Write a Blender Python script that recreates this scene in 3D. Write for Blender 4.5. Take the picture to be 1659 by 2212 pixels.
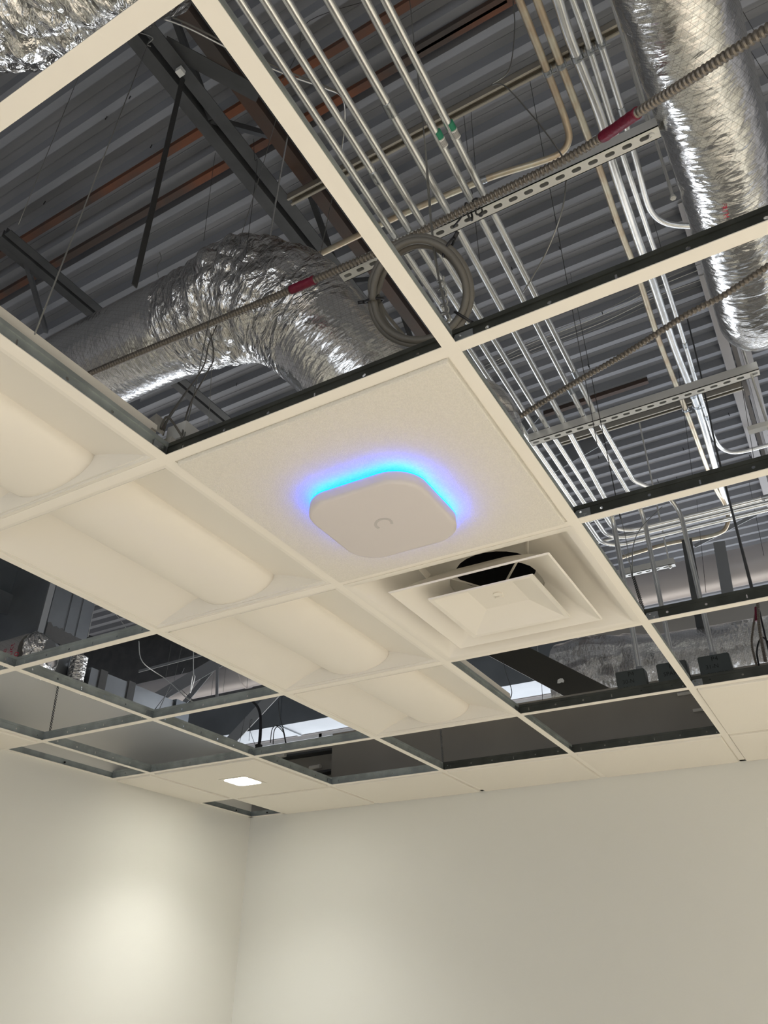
import bpy, bmesh, math, random
from mathutils import Vector, Matrix, noise
random.seed(7)
for o in list(bpy.data.objects): bpy.data.objects.remove(o)
SC = bpy.context.scene
H = 2.7432            # finished ceiling height; every z below is measured up from the ceiling grid
S = 0.6096            # ceiling module
R0 = Vector((0.86628869, 0.49950373, 0.00631933))      # camera right
R1 = Vector((-0.25970136, 0.46113399, -0.84847548))    # camera down
R2 = Vector((-0.42673072, 0.73338357, 0.52919696))     # camera forward
CAM = Vector((0.36503909, -0.22892776, -0.87142727))
F = 1674.19
# ---------------------------------------------------------------- camera
cd = bpy.data.cameras.new('camera'); cam = bpy.data.objects.new('camera', cd)
SC.collection.objects.link(cam); SC.camera = cam
cd.sensor_fit = 'VERTICAL'; cd.sensor_height = 36.0; cd.lens = F/2212*36.0
cd.clip_start = 0.02; cd.clip_end = 200
M = Matrix((R0, -R1, -R2)).transposed().to_4x4(); M.translation = CAM + Vector((0, 0, H))
cam.matrix_world = M
# ---------------------------------------------------------------- world, exposure
w = bpy.data.worlds.new('sky'); SC.world = w; w.use_nodes = True
bg = w.node_tree.nodes['Background']; bg.inputs[0].default_value = (0.80, 0.88, 1.0, 1); bg.inputs[1].default_value = 1.6
SC.view_settings.view_transform = 'Standard'; SC.view_settings.look = 'None'
SC.view_settings.exposure = 0.20; SC.view_settings.gamma = 1.0; SC.view_settings.use_curve_mapping = False
def lamp(name, kind, loc, rot, energy, color, **kw):
    d = bpy.data.lights.new(name, kind); d.energy = energy; d.color = color
    for k, v in kw.items(): setattr(d, k, v)
    o = bpy.data.objects.new(name, d); SC.collection.objects.link(o)
    o.location = (loc[0], loc[1], loc[2]+H); o.rotation_euler = [math.radians(a) for a in rot]
    return o
# fill light at a window added behind the camera, and daylight by the clerestory of the far outside wall
lamp('added_near_window_fill', 'AREA', (0.6, -4.25, -1.3), (90, 0, 0), 12, (1.0, .95, .88), shape='RECTANGLE', size=5.0, size_y=2.1)
# unseen fill lamps added at ceiling height, behind and beside the camera
for lx, ly in ((.3, -1.6), (2.1, -1.6), (.3, -3.2), (1.6, .3), (2.8, .3), (1.6, 1.5), (2.8, 1.5), (2.2, 2.7)):
    lamp('added_ceiling_fill', 'AREA', (lx, ly, -.02), (0, 0, 0), 18, (1.0, .96, .90), shape='RECTANGLE', size=.58, size_y=.58, spread=math.radians(115))
lamp('far_window_daylight', 'AREA', (-1.5, 8.8, 0.2), (-40, 0, 0), 900, (.93, .96, 1.0), shape='RECTANGLE', size=13.0, size_y=3.6)
# ---------------------------------------------------------------- helpers
def px(u, v, z=None, y=None, x=None):
    d = R0*((u-829.5)/F) + R1*((v-1106)/F) + R2
    if z is not None: t = (z-CAM.z)/d.z
    elif y is not None: t = (y-CAM.y)/d.y
    else: t = (x-CAM.x)/d.x
    return CAM + d*t
def tag(o, label, cat, group=None, kind=None):
    if label: o['label'] = label
    if cat: o['category'] = cat
    if group: o['group'] = group
    if kind: o['kind'] = kind
    return o
def thing(name, label, cat, loc=(0, 0, 0), group=None):
    o = bpy.data.objects.new(name, None); SC.collection.objects.link(o); o.empty_display_size = .05
    o.location = (loc[0], loc[1], loc[2]+H); tag(o, label, cat, group); return o
class MB:
    def __init__(s): s.v = []; s.f = []; s.uv = {}; s.mi = []
    def add(s, vs, fs, uvs=None, mi=0):
        n = len(s.v); s.v += [Vector(a) for a in vs]
        for i, f in enumerate(fs):
            s.f.append([n+k for k in f]); s.mi.append(mi)
            if uvs: s.uv[len(s.f)-1] = uvs[i]
        return s
    def box(s, a, b, mi=0):
        (x0, y0, z0), (x1, y1, z1) = a, b
        return s.add([(x0,y0,z0),(x1,y0,z0),(x1,y1,z0),(x0,y1,z0),(x0,y0,z1),(x1,y0,z1),(x1,y1,z1),(x0,y1,z1)],
              [(0,3,2,1),(4,5,6,7),(0,1,5,4),(1,2,6,5),(2,3,7,6),(3,0,4,7)], mi=mi)
    def bar(s, p, q, w, h, up=(0,0,1)):
        p = Vector(p); q = Vector(q); d = (q-p).normalized(); a = d.cross(Vector(up)).normalized(); b = a.cross(d)
        vs = [e + a*(i*w/2) + b*(j*h/2) for e in (p, q) for i, j in ((-1,-1),(1,-1),(1,1),(-1,1))]
        return s.add(vs, [(0,1,2,3),(7,6,5,4),(0,4,5,1),(1,5,6,2),(2,6,7,3),(3,7,4,0)])
    def prism(s, prof, o, U, V, W, caps=True):
        o = Vector(o); U = Vector(U); V = Vector(V); W = Vector(W); n = len(prof)
        vs = [o+U*a+V*b for a, b in prof] + [o+U*a+V*b+W for a, b in prof]
        fs = [(i, (i+1) % n, n+(i+1) % n, n+i) for i in range(n)]
        if caps: fs += [tuple(range(n))[::-1], tuple(range(n, 2*n))]
        return s.add(vs, fs)
    def tube(s, pts, r, n=12, cap=True, fn=None, up=None):
        pts = [Vector(p) for p in pts]; L = 0; vs = []; t0 = (pts[1]-pts[0]).normalized()
        a = Vector(up) if up else (Vector((0, 0, 1)) if abs(t0.z) < .9 else Vector((1, 0, 0)))
        a = (a - t0*a.dot(t0)).normalized(); Ls = []
        for i, p in enumerate(pts):
            if i: L += (p-pts[i-1]).length
            t = (pts[min(i+1, len(pts)-1)]-pts[max(i-1, 0)]).normalized()
            a = (a - t*a.dot(t)).normalized(); b = t.cross(a); Ls.append(L)
            rr = r[i] if isinstance(r, (list, tuple)) else r
            for k in range(n):
                th = 2*math.pi*k/n; dr = a*math.cos(th)+b*math.sin(th); q = rr
                if fn: q = rr + fn(L, th, p+dr*rr)
                vs.append(p+dr*q)
        fs = []; uvs = []; R = r[0] if isinstance(r, (list, tuple)) else r
        for i in range(len(pts)-1):
            for k in range(n):
                k2 = (k+1) % n; fs.append((i*n+k, i*n+k2, (i+1)*n+k2, (i+1)*n+k))
                u0 = 2*math.pi*R*k/n; u1 = 2*math.pi*R*(k+1)/n
                uvs.append([(u0, Ls[i]), (u1, Ls[i]), (u1, Ls[i+1]), (u0, Ls[i+1])])
        if cap:
            fs += [tuple(range(n))[::-1], tuple(range((len(pts)-1)*n, len(pts)*n))]
            uvs += [[(0, 0)]*n]*2
        return s.add(vs, fs, uvs)
    def plate(s, outer, holes, o, U, V, N, th):
        c = bpy.data.curves.new('tmp', 'CURVE'); c.dimensions = '2D'; c.fill_mode = 'BOTH'; c.extrude = th/2
        for lp in [outer]+holes:
            sp = c.splines.new('POLY'); sp.points.add(len(lp)-1); sp.use_cyclic_u = True
            for i, (a, b) in enumerate(lp): sp.points[i].co = (a, b, 0, 1)
        ob = bpy.data.objects.new('tmp', c); SC.collection.objects.link(ob)
        me = ob.to_mesh(); o = Vector(o); U = Vector(U); V = Vector(V); N = Vector(N)
        s.add([o+U*v.co.x+V*v.co.y+N*v.co.z for v in me.vertices], [tuple(p.vertices) for p in me.polygons])
        ob.to_mesh_clear(); bpy.data.objects.remove(ob); bpy.data.curves.remove(c); return s
    def text(s, txt, size, fn, th=.0005, dense=False):
        c = bpy.data.curves.new('tmp', 'FONT'); c.body = txt; c.size = size; c.extrude = 0; c.resolution_u = 3
        ob = bpy.data.objects.new('tmp', c); SC.collection.objects.link(ob); me = ob.to_mesh()
        bm = bmesh.new(); bm.from_mesh(me)
        if dense:
            bmesh.ops.triangulate(bm, faces=bm.faces); bmesh.ops.subdivide_edges(bm, edges=bm.edges, cuts=1)
        bm.verts.ensure_lookup_table()
        s.add([fn(v.co.x, v.co.y) for v in bm.verts], [tuple(v.index for v in f.verts) for f in bm.faces])
        bm.free(); ob.to_mesh_clear(); bpy.data.objects.remove(ob); bpy.data.curves.remove(c); return s
    def build(s, name, mat, parent=None, smooth=False, auto=None, bevel=0):
        me = bpy.data.meshes.new(name); off = Vector((0, 0, H))
        base = parent_world(parent) if parent else Vector()
        me.from_pydata([v+off-base for v in s.v], [], s.f)
        for m in (mat if isinstance(mat, list) else [mat]): me.materials.append(m)
        for i, p in enumerate(me.polygons): p.material_index = s.mi[i]
        if s.uv:
            ul = me.uv_layers.new(name='uv')
            for p in me.polygons:
                u = s.uv.get(p.index)
                if u:
                    for k, li in enumerate(p.loop_indices): ul.data[li].uv = u[k]
        bm = bmesh.new(); bm.from_mesh(me); bmesh.ops.recalc_face_normals(bm, faces=bm.faces)
        if bevel: bmesh.ops.bevel(bm, geom=[e for e in bm.edges if e.calc_face_angle(0) > .6], offset=bevel, segments=2, affect='EDGES')
        bm.to_mesh(me); bm.free()
        o = bpy.data.objects.new(name, me); SC.collection.objects.link(o)
        if parent: o.parent = parent
        if smooth:
            me.shade_smooth()
            if auto: me.set_sharp_from_angle(angle=math.radians(auto))
        return o
def parent_world(p):
    v = Vector()
    while p: v = v+p.location; p = p.parent
    return v
def struct(name, mb, mat, label=None, **k):
    o = mb.build(name, mat, **k); o['kind'] = 'structure'
    if label: o['label'] = label
    return o
def solo(name, mb, mat, label, cat, group=None, **k): return tag(mb.build(name, mat, **k), label, cat, group)
def rrect(w, h, r, n=6, cx=0, cy=0):
    out = []
    for sx, sy, a0 in ((1, 1, 0), (-1, 1, 90), (-1, -1, 180), (1, -1, 270)):
        for k in range(n+1):
            a = math.radians(a0+90*k/n); out.append((cx+sx*(w/2-r)+r*math.cos(a), cy+sy*(h/2-r)+r*math.sin(a)))
    return out
def circ(r, n=12, cx=0, cy=0): return [(cx+r*math.cos(2*math.pi*k/n), cy+r*math.sin(2*math.pi*k/n)) for k in range(n)]
def loft(mb, loops, cap0=True, cap1=True):
    n = len(loops[0]); vs = [p for l in loops for p in l]; fs = []
    for i in range(len(loops)-1):
        for k in range(n): fs.append((i*n+k, i*n+(k+1) % n, (i+1)*n+(k+1) % n, (i+1)*n+k))
    if cap0: fs.append(tuple(range(n))[::-1])
    if cap1: fs.append(tuple(range((len(loops)-1)*n, len(loops)*n)))
    return mb.add(vs, fs)
def smooth_path(pts, k=8):
    pts = [Vector(p) for p in pts]; out = []
    for i in range(len(pts)-1):
        p0 = pts[max(i-1, 0)]; p1 = pts[i]; p2 = pts[i+1]; p3 = pts[min(i+2, len(pts)-1)]
        for j in range(k):
            t = j/k
            out.append(.5*((2*p1)+(p2-p0)*t+(2*p0-5*p1+4*p2-p3)*t*t+(3*p1-p0-3*p2+p3)*t**3))
    return out+[pts[-1]]
def resample(pts, step):
    out = [pts[0]]; acc = 0
    for i in range(len(pts)-1):
        a, b = pts[i], pts[i+1]; L = (b-a).length; d = step-acc
        while d <= L: out.append(a+(b-a)*(d/L)); d += step
        acc = L-(d-step)
    return out
def fillet(pts, r, n=8):
    pts = [Vector(p) for p in pts]; out = [pts[0]]
    for i in range(1, len(pts)-1):
        a = (pts[i-1]-pts[i]).normalized(); b = (pts[i+1]-pts[i]).normalized(); ang = a.angle(b)
        if ang > 3.0: out.append(pts[i]); continue
        d = min(r/math.tan(ang/2), (pts[i-1]-pts[i]).length*.49, (pts[i+1]-pts[i]).length*.49)
        rr = d*math.tan(ang/2); c = pts[i]+(a+b).normalized()*(rr/math.sin(ang/2))
        s0 = pts[i]+a*d-c; s1 = pts[i]+b*d-c; tot = s0.angle(s1)
        for k in range(n+1):
            t = k/n; out.append(c+(s0*math.sin((1-t)*tot)+s1*math.sin(t*tot))/math.sin(tot))
    return out+[pts[-1]]
# ---------------------------------------------------------------- materials
def mat(name, col, rough=.5, metal=0, bump=0, bscale=40, vary=0, vscale=5, spec=.5, stretch=None, col2=None):
    m = bpy.data.materials.new(name); m.use_nodes = True; nt = m.node_tree; N = nt.nodes; L = nt.links
    b = N['Principled BSDF']; b.inputs['Base Color'].default_value = (*col, 1); b.inputs['Roughness'].default_value = rough
    b.inputs['Metallic'].default_value = metal; b.inputs['Specular IOR Level'].default_value = spec
    tc = N.new('ShaderNodeTexCoord'); mp = N.new('ShaderNodeMapping'); L.new(tc.outputs['Object'], mp.inputs[0])
    if stretch: mp.inputs['Scale'].default_value = stretch
    if bump:
        n = N.new('ShaderNodeTexNoise'); n.inputs['Scale'].default_value = bscale; n.inputs['Detail'].default_value = 4
        bp = N.new('ShaderNodeBump'); bp.inputs['Strength'].default_value = bump; bp.inputs['Distance'].default_value = .004
        L.new(mp.outputs[0], n.inputs[0]); L.new(n.outputs[0], bp.inputs['Height']); L.new(bp.outputs[0], b.inputs['Normal'])
    if vary:
        n = N.new('ShaderNodeTexNoise'); n.inputs['Scale'].default_value = vscale; n.inputs['Detail'].default_value = 5
        cr = N.new('ShaderNodeValToRGB'); c2 = col2 or tuple(c*(1-vary) for c in col)
        cr.color_ramp.elements[0].position = .38; cr.color_ramp.elements[1].position = .62
        cr.color_ramp.elements[0].color = (*col, 1); cr.color_ramp.elements[1].color = (*c2, 1)
        L.new(mp.outputs[0], n.inputs[0]); L.new(n.outputs[0], cr.inputs[0]); L.new(cr.outputs[0], b.inputs['Base Color'])
    return m
def emis(name, col, s):
    m = bpy.data.materials.new(name); m.use_nodes = True; b = m.node_tree.nodes['Principled BSDF']
    b.inputs['Base Color'].default_value = (*col, 1); b.inputs['Emission Color'].default_value = (*col, 1)
    b.inputs['Emission Strength'].default_value = s; return m
def foil(name, wrinkle=.6, col=(.80, .79, .77), rough=.22, grid=True, wscale=(14, 14, 14)):
    m = bpy.data.materials.new(name); m.use_nodes = True; nt = m.node_tree; N = nt.nodes; L = nt.links
    b = N['Principled BSDF']; b.inputs['Metallic'].default_value = 1; b.inputs['Roughness'].default_value = rough
    tc = N.new('ShaderNodeTexCoord'); uv = N.new('ShaderNodeSeparateXYZ'); L.new(tc.outputs['UV'], uv.inputs[0])
    def M_(op, a, c=None, v=0.0):
        n = N.new('ShaderNodeMath'); n.operation = op; L.new(a, n.inputs[0])
        if c is not None: L.new(c, n.inputs[1])
        else: n.inputs[1].default_value = v
        return n.outputs[0]
    def lines(a, wd, period):
        f = M_('FRACT', M_('MULTIPLY', a, v=1/period)); return M_('LESS_THAN', f, v=wd/period)
    mp = N.new('ShaderNodeMapping'); mp.inputs['Scale'].default_value = (1, 2.2, 1); L.new(tc.outputs['UV'], mp.inputs[0])
    vo = N.new('ShaderNodeTexVoronoi'); vo.feature = 'F1'; vo.inputs['Scale'].default_value = wscale[0]; L.new(mp.outputs[0], vo.inputs[0])
    n1 = N.new('ShaderNodeTexNoise'); n1.inputs['Scale'].default_value = wscale[1]; n1.inputs['Detail'].default_value = 3
    n1.inputs['Distortion'].default_value = 1.5; L.new(mp.outputs[0], n1.inputs[0])
    n2 = N.new('ShaderNodeTexNoise'); n2.inputs['Scale'].default_value = 160; n2.inputs['Detail'].default_value = 2; L.new(mp.outputs[0], n2.inputs[0])
    h = M_('ADD', M_('MULTIPLY', vo.outputs['Distance'], v=.5), M_('ADD', n1.outputs[0], M_('MULTIPLY', n2.outputs[0], v=.06)))
    bp = N.new('ShaderNodeBump'); bp.inputs['Strength'].default_value = wrinkle; bp.inputs['Distance'].default_value = .02
    L.new(h, bp.inputs['Height'])
    last = bp
    if grid:
        d1 = M_('ADD', uv.outputs[0], M_('MULTIPLY', uv.outputs[1], v=.55)); d2 = M_('SUBTRACT', uv.outputs[0], M_('MULTIPLY', uv.outputs[1], v=.55))
        g = M_('MAXIMUM', M_('MAXIMUM', lines(d1, .0012, .021), lines(d2, .0012, .021)), lines(uv.outputs[1], .0010, .0085))
        b2 = N.new('ShaderNodeBump'); b2.inputs['Strength'].default_value = .5; b2.inputs['Distance'].default_value = .0015
        L.new(g, b2.inputs['Height']); L.new(bp.outputs[0], b2.inputs['Normal']); last = b2
    L.new(last.outputs[0], b.inputs['Normal']); b.inputs['Base Color'].default_value = (*col, 1)
    if grid:
        mx = N.new('ShaderNodeMix'); mx.data_type = 'RGBA'; mx.inputs['A'].default_value = (*col, 1); mx.inputs['B'].default_value = (.50, .49, .47, 1)
        L.new(g, mx.inputs['Factor']); L.new(mx.outputs['Result'], b.inputs['Base Color'])
    return m
WHITE = mat('white_enamel', (.80, .765, .69), .35)
TEEW = mat('white_grid_face', (.86, .82, .74), .45)
TILE = mat('mineral_tile', (.80, .765, .685), .95, bump=.25, bscale=420, spec=.2)
TILEA = mat('speckled_tile', (.80, .765, .68), .95, bump=.5, bscale=500, vary=.07, vscale=330, spec=.2)
LENS = mat('acrylic_lens', (.84, .80, .72), .4)
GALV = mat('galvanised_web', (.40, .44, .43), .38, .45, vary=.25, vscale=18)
GALV_SHADED = mat('galvanised_web_shaded', (.105, .11, .095), .36, .7, vary=.25, vscale=18)  # darker copy of the web metal, its dark reflections put into the colour
RAILM = mat('rail_zinc', (.42, .39, .33), .4, .6)
WALLP = mat('wall_paint', (.70, .695, .645), .85, bump=.05, bscale=300)
DRYW = mat('bare_drywall', (.42, .39, .34), .9, vary=.12, vscale=2)
FLOORM = mat('floor_carpet', (.62, .57, .50), .9)
DECK = mat('deck_galvanised', (.27, .28, .305), .6, .0, vary=.2, vscale=3, stretch=(.3, 2, 1), spec=.25)
STEEL = mat('primed_steel', (.085, .088, .09), .6, .2, vary=.25, vscale=7)
BROWN = mat('brown_primed_steel', (.062, .052, .046), .7, .1, vary=.5, vscale=3, col2=(.085, .05, .036))
RUST = mat('rusty_steel', (.085, .062, .052), .75, .2, vary=.7, vscale=2.2, col2=(.21, .075, .035))
EMT = mat('conduit_zinc', (.86, .87, .86), .25, .88, vary=.12, vscale=12)
EMTT = mat('conduit_tan', (.66, .62, .49), .36, .6, vary=.25, vscale=11, col2=(.56, .45, .32))
STRUT = mat('strut_zinc', (.76, .76, .73), .4, .55)
CLAMP = mat('clamp_steel', (.45, .47, .48), .3, .95)
MCM = mat('flex_conduit_metal', (.22, .195, .165), .42, .7)
REDT = mat('red_tape', (.17, .003, .025), .5, bump=.6, bscale=120)
BLACK = mat('black_plastic', (.015, .015, .017), .5)
GREYC = mat('grey_cable', (.13, .122, .105), .5)
WIREM = mat('hanger_wire', (.30, .30, .28), .4, .8)
WIRED = mat('dark_wire', (.05, .05, .05), .5, .3)
FOILC = foil('foil_crumpled', .9, wscale=(20, 13, 1), rough=.15)
FOILS = foil('foil_scrim', .18, wscale=(26, 12, 1), rough=.2)
FOILT = foil('foil_tape', .9, grid=False, wscale=(30, 20, 1), rough=.15)
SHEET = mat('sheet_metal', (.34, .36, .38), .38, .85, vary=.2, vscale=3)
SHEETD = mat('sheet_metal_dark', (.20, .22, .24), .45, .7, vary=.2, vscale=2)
MASTIC = mat('duct_mastic', (.10, .10, .10), .8, bump=.5, bscale=60)
PIPEW = mat('pale_round_duct', (.70, .66, .65), .45, .25)
BOXM = mat('plaster_ring_box', (.085, .10, .10), .6, .2)
INK = mat('marker_ink', (.01, .01, .012), .6)
REDI = mat('red_print', (.55, .02, .06), .5)
GREENL = mat('green_sticker', (.02, .22, .12), .5)
PAPER = mat('paper_label', (.75, .75, .72), .6)
FRAME = mat('window_frame', (.55, .56, .58), .5)
CONC = mat('outer_wall', (.34, .33, .33), .9)
# ---------------------------------------------------------------- setting
X0, X1, Y0, Y1 = -9.0, 6.0, -4.4, 9.0
XL, YF, XR = -2.689, 3.505, 3.9
struct('floor', MB().box((X0, Y0, -H-.1), (X1, Y1, -H)), FLOORM, 'pale floor of the room')
g = MB(); y = Y0-.6; k = 0; prof = []
P0 = .847-40*.1524
for k in range(100):
    a = P0+k*.1524
    if a > Y1+.3: break
    prof += [(a, 2.93), (a+.037, 2.93), (a+.050, 2.982), (a+.094, 2.982), (a+.096, 2.979), (a+.098, 2.979), (a+.100, 2.982), (a+.138, 2.982)]
prof = [q for q in prof if q[0] > Y0-.05]
n = len(prof); vs = [(X0, a, b) for a, b in prof]+[(X1, a, b) for a, b in prof]
g.add(vs, [(i, i+1, n+i+1, n+i) for i in range(n-1)])
struct('ceiling', g, DECK, 'corrugated grey metal roof deck high above the open grid')
struct('roof_light_seal', MB().box((X0-.1, Y0-.1, 3.05), (X1+.1, Y1+.3, 3.2)), CONC, 'unseen slab added over the metal deck to keep sky light out')  # unseen, put over the deck so that no sky light leaks in
# room partitions: painted below the grid, bare board above it
def wall2(name, a, b, ztop, lab):
    m = MB().box((a[0], a[1], -H), (b[0], b[1], .012), mi=0); m.box((a[0], a[1], .012), (b[0], b[1], ztop), mi=1)
    return struct(name, m, [WALLP, DRYW], lab)
m = MB().box((XL-.12, YF, -H), (XR+.1, YF+.12, .012)); m.box((-2.14, YF, .012), (XR+.1, YF+.12, .412), mi=1)
m.box((XL-.12, YF+.10, .012), (-2.14, YF+.12, .412), mi=1)
for zz in (.10, .21, .33): m.box((XL-.1, YF+.03, zz), (-2.14, YF+.10, zz+.012), mi=2)
struct('wall_far', m, [WALLP, DRYW, STEEL], 'pale painted wall facing the camera, bare board above the grid')
DRYK = DRYW; DRYW = WALLP
wall2('wall_left', (XL-.12, Y0, 0), (XL, YF, 0), .335, 'pale painted wall at the left, bare board above the grid')
DRYW = DRYK
wall2('wall_right', (XR, Y0, 0), (XR+.12, YF, 0), .33, 'pale painted wall at the right outside the frame')
m = MB(); m.box((X0, Y0-.2, -H), (X1, Y0, -2.35)); m.box((X0, Y0-.2, -.25), (X1, Y0, 3.05))
m.box((X0, Y0-.2, -2.35), (-1.9, Y0, -.25)); m.box((3.1, Y0-.2, -2.35), (X1, Y0, -.25))
struct('wall_near', m, CONC, 'wall with an added window behind the camera')  # window opening added for fill; wall kept dark to bounce less light
m = MB()
for xx in (-1.9, -.25, 1.45, 3.04): m.box((xx, Y0-.12, -2.35), (xx+.06, Y0-.06, -.25))
m.box((-1.9, Y0-.12, -2.35), (3.1, Y0-.06, -2.29)); m.box((-1.9, Y0-.12, -.31), (3.1, Y0-.06, -.25))
struct('added_window_3', m, FRAME, 'frame of the unseen window added behind the camera')  # belongs to the added window of the fill lamp
m = MB(); m.box((X0, Y1, -H), (X1, Y1+.2, -2.0)); m.box((X0, Y1, 2.35), (X1, Y1+.2, 3.05))
struct('wall_outer', m, CONC, 'outside wall below and above the long bright window strip')
m = MB()
for i in range(11): xx = X0+i*1.45; m.box((xx, Y1+.05, -2.0), (xx+.05, Y1+.12, 2.35))
m.box((X0, Y1+.05, -2.0), (X1, Y1+.12, -1.95)); m.box((X0, Y1+.05, 2.3), (X1, Y1+.12, 2.35)); m.box((X0, Y1+.06, 1.5), (X1, Y1+.11, 1.53))
struct('window_1', m, FRAME, 'long bright window strip of the outside wall beyond the room')
A = px(-40, 1240, x=X0); B = px(27, 1330, x=X0)
m = MB(); m.box((X0-.2, Y0, -H), (X0, A.y, 3.05)); m.box((X0-.2, B.y, -H), (X0, Y1+.2, 3.05)); m.box((X0-.2, A.y, -H), (X0, B.y, 2.55)); m.box((X0-.2, A.y, 2.90), (X0, B.y, 3.05))
struct('wall_side', m, CONC, 'dark outside wall far to the left')
m = MB(); m.box((X1, Y0-.2, -H), (X1+.2, Y1+.2, 3.05)); struct('wall_right_outer', m, CONC, 'outside wall far to the right')
struct('added_light_block', MB().box((X0, 6.15, 1.92), (-1.25, 6.25, 3.05)), STEEL, 'dark panel added under the deck beyond the pale ducts to block window light')  # added panel that keeps window light off the deck at left
# wall angles of the grid
def angle(name, a, b, inward, lab):
    a = Vector(a); b = Vector(b); i = Vector(inward); d = b-a
    m = MB(); m.prism([(0, 0), (.022, 0), (.022, .0015), (0, .0015)], a, i, (0, 0, 1), d)
    m.mi = [0]*len(m.f); n0 = len(m.f)
    m.prism([(0, .0015), (.0015, .0015), (.0015, .032), (0, .032)], a, i, (0, 0, 1), d)
    for k in range(n0, len(m.f)): m.mi[k] = 1
    L = d.length; k = .12
    while k < L:
        c = a+d.normalized()*k+Vector((0, 0, .017))+i*.002; n0 = len(m.f)
        m.tube([c, c+i*.004], .0045, 8)
        for q in range(n0, len(m.f)): m.mi[q] = 2
        k += .406
    struct(name, m, [TEEW, GALV, BLACK], lab)
angle('trim_1', (XL, YF, 0), (XR, YF, 0), (0, -1, 0), 'metal wall angle of the ceiling grid along the far wall')
angle('trim_2', (XL, 0, 0), (XL, YF, 0), (1, 0, 0), 'metal wall angle of the ceiling grid along the left wall')
# ---------------------------------------------------------------- ceiling grid
def tee(name, a, b, label, group=None, ends=True, main=False):
    a = Vector(a); b = Vector(b); d = (b-a); L = d.length; t = d.normalized(); s = Vector((t.y, -t.x, 0))
    r = thing(name, label, 'ceiling tee', (a+b)/2, group)
    e = .0119 if not main else 0
    a2 = a+t*e; L2 = L-2*e; z = .0005 if not main else 0
    MB().prism([(-.0119, 0), (.0119, 0), (.0119, .0016), (-.0119, .0016)], a2+Vector((0, 0, z)), s, (0, 0, 1), t*L2).build('flange', TEEW, r)['label'] = 'white painted flange face'
    a3 = a+t*.002; L3 = L-.004
    holes = []; k = .060; step = .1016
    while k < L3-.03:
        holes.append(circ(.0036, 8, k, .019) if round(k/step) % 3 else rrect(.0035, .011, .0015, 2, k, .018)); k += step
    if not main:
        for q in (.018, L3-.018): holes += [circ(.0028, 8, q-.004, .022), circ(.0026, 8, q+.006, .012)]
    w = MB().plate([(0, .0016), (L3, .0016), (L3, .038), (0, .038)], holes, a3, t, (0, 0, 1), s, .0011)
    w.prism([(-.0032, .029), (.0032, .029), (.0032, .038), (-.0032, .038)], a3, s, (0, 0, 1), t*L3)
    w.build('web', GALV if abs(t.y) > .5 or (a+b).x/2 < -1.3 else GALV_SHADED, r)['label'] = 'bare galvanised web with bulb and punched holes'  # cross tees nearer the right get the copy with shade in its colour
    if not main:
        for q, sg in ((a+t*.004, 1), (b-t*.004, -1)):
            c = MB(); c.plate([(0, .004), (.034, .004), (.034, .027), (.004, .027), (0, .020)],
                [circ(.003, 8, .012, .021), circ(.0028, 8, .022, .011)], q+s*.0014, t*sg, (0, 0, 1), s, .0008)
            c.bar(q+t*sg*.006+s*.0022+Vector((0, 0, .0155)), q+t*sg*.026+s*.0022+Vector((0, 0, .0155)), .001, .0016)
            c.build('end_clip', CLAMP, r)
    return r
for i, nm in ((0, 'long white main tee running from top centre down to the far wall'), (-2, 'white main tee along the outer edge of the row of troffers'), (-4, 'white main tee nearest the left wall beside the square downlight')):
    tee('main_tee', (i*S, -1.6 if i == 0 else -.6, 0), (i*S, YF, 0), nm, main=True)
rowname = {0: 'at the top left below the crumpled duct', 1: 'between foil elbow and access point tile', 2: 'between access point tile and diffuser',
           3: 'beyond the air diffuser', 4: 'in front of the three conduit boxes', 5: 'next to last before the far wall'}
for k in range(0, 6):
    tee('cross_tee', (0, k*S, 0), (-2*S, k*S, 0), 'long cross tee left of the main tee, '+rowname[k], 'cross tees of the ceiling grid')
    if k: tee('cross_tee', (0, k*S, 0), (2*S, k*S, 0), ['', 'nearest long cross tee right of the main tee, under the conduits and foil duct', 'second cross tee right of the main tee, under the conduit bends', 'third cross tee right of the main tee, below the pale round ducts', 'fourth cross tee right of the main tee, touching the first solid tile', 'cross tee between the two solid tiles at the right edge'][k], 'cross tees of the ceiling grid')
    if k > 0: tee('cross_tee', (-2*S, k*S, 0), (-4*S, k*S, 0), 'cross tee left of the troffer row, '+['', 'hidden by the troffers', 'nearest of the four over the left openings', 'second over the left openings', 'along the near side of the downlight tile', 'along the far side of the downlight tile'][k], 'cross tees of the ceiling grid')
    if k > 1: tee('cross_tee', (-4*S, k*S, 0), (XL, k*S, 0), 'short white cross tee touching the left wall, '+['', '', 'at the left picture edge', 'at the wide opening', 'beside the downlight tile', 'by the dark corner opening'][k], 'short tees at the left wall')
for k in range(0, 6):
    y1 = (k+1)*S if k < 5 else YF
    tee('short_tee', (-S, k*S, 0), (-S, y1, 0), 'short tee '+['left of the foil elbow opening', 'between access point tile and troffer', 'between diffuser and troffer', 'right of the farthest troffer', 'between the two dark openings before the far wall', 'between two narrow tiles at the far wall, one over from the main tee'][k], 'two foot tees of the ceiling grid')
    if k > 0: tee('short_tee', (-3*S, k*S, 0), (-3*S, y1, 0), 'short tee '+['', 'at the left picture edge over the sheet metal riser', 'across the opening with the hanging wires', 'across the opening with the black flexible cable', 'right of the downlight tile', 'between two narrow tiles past the downlight tile'][k], 'two foot tees of the ceiling grid')
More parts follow.
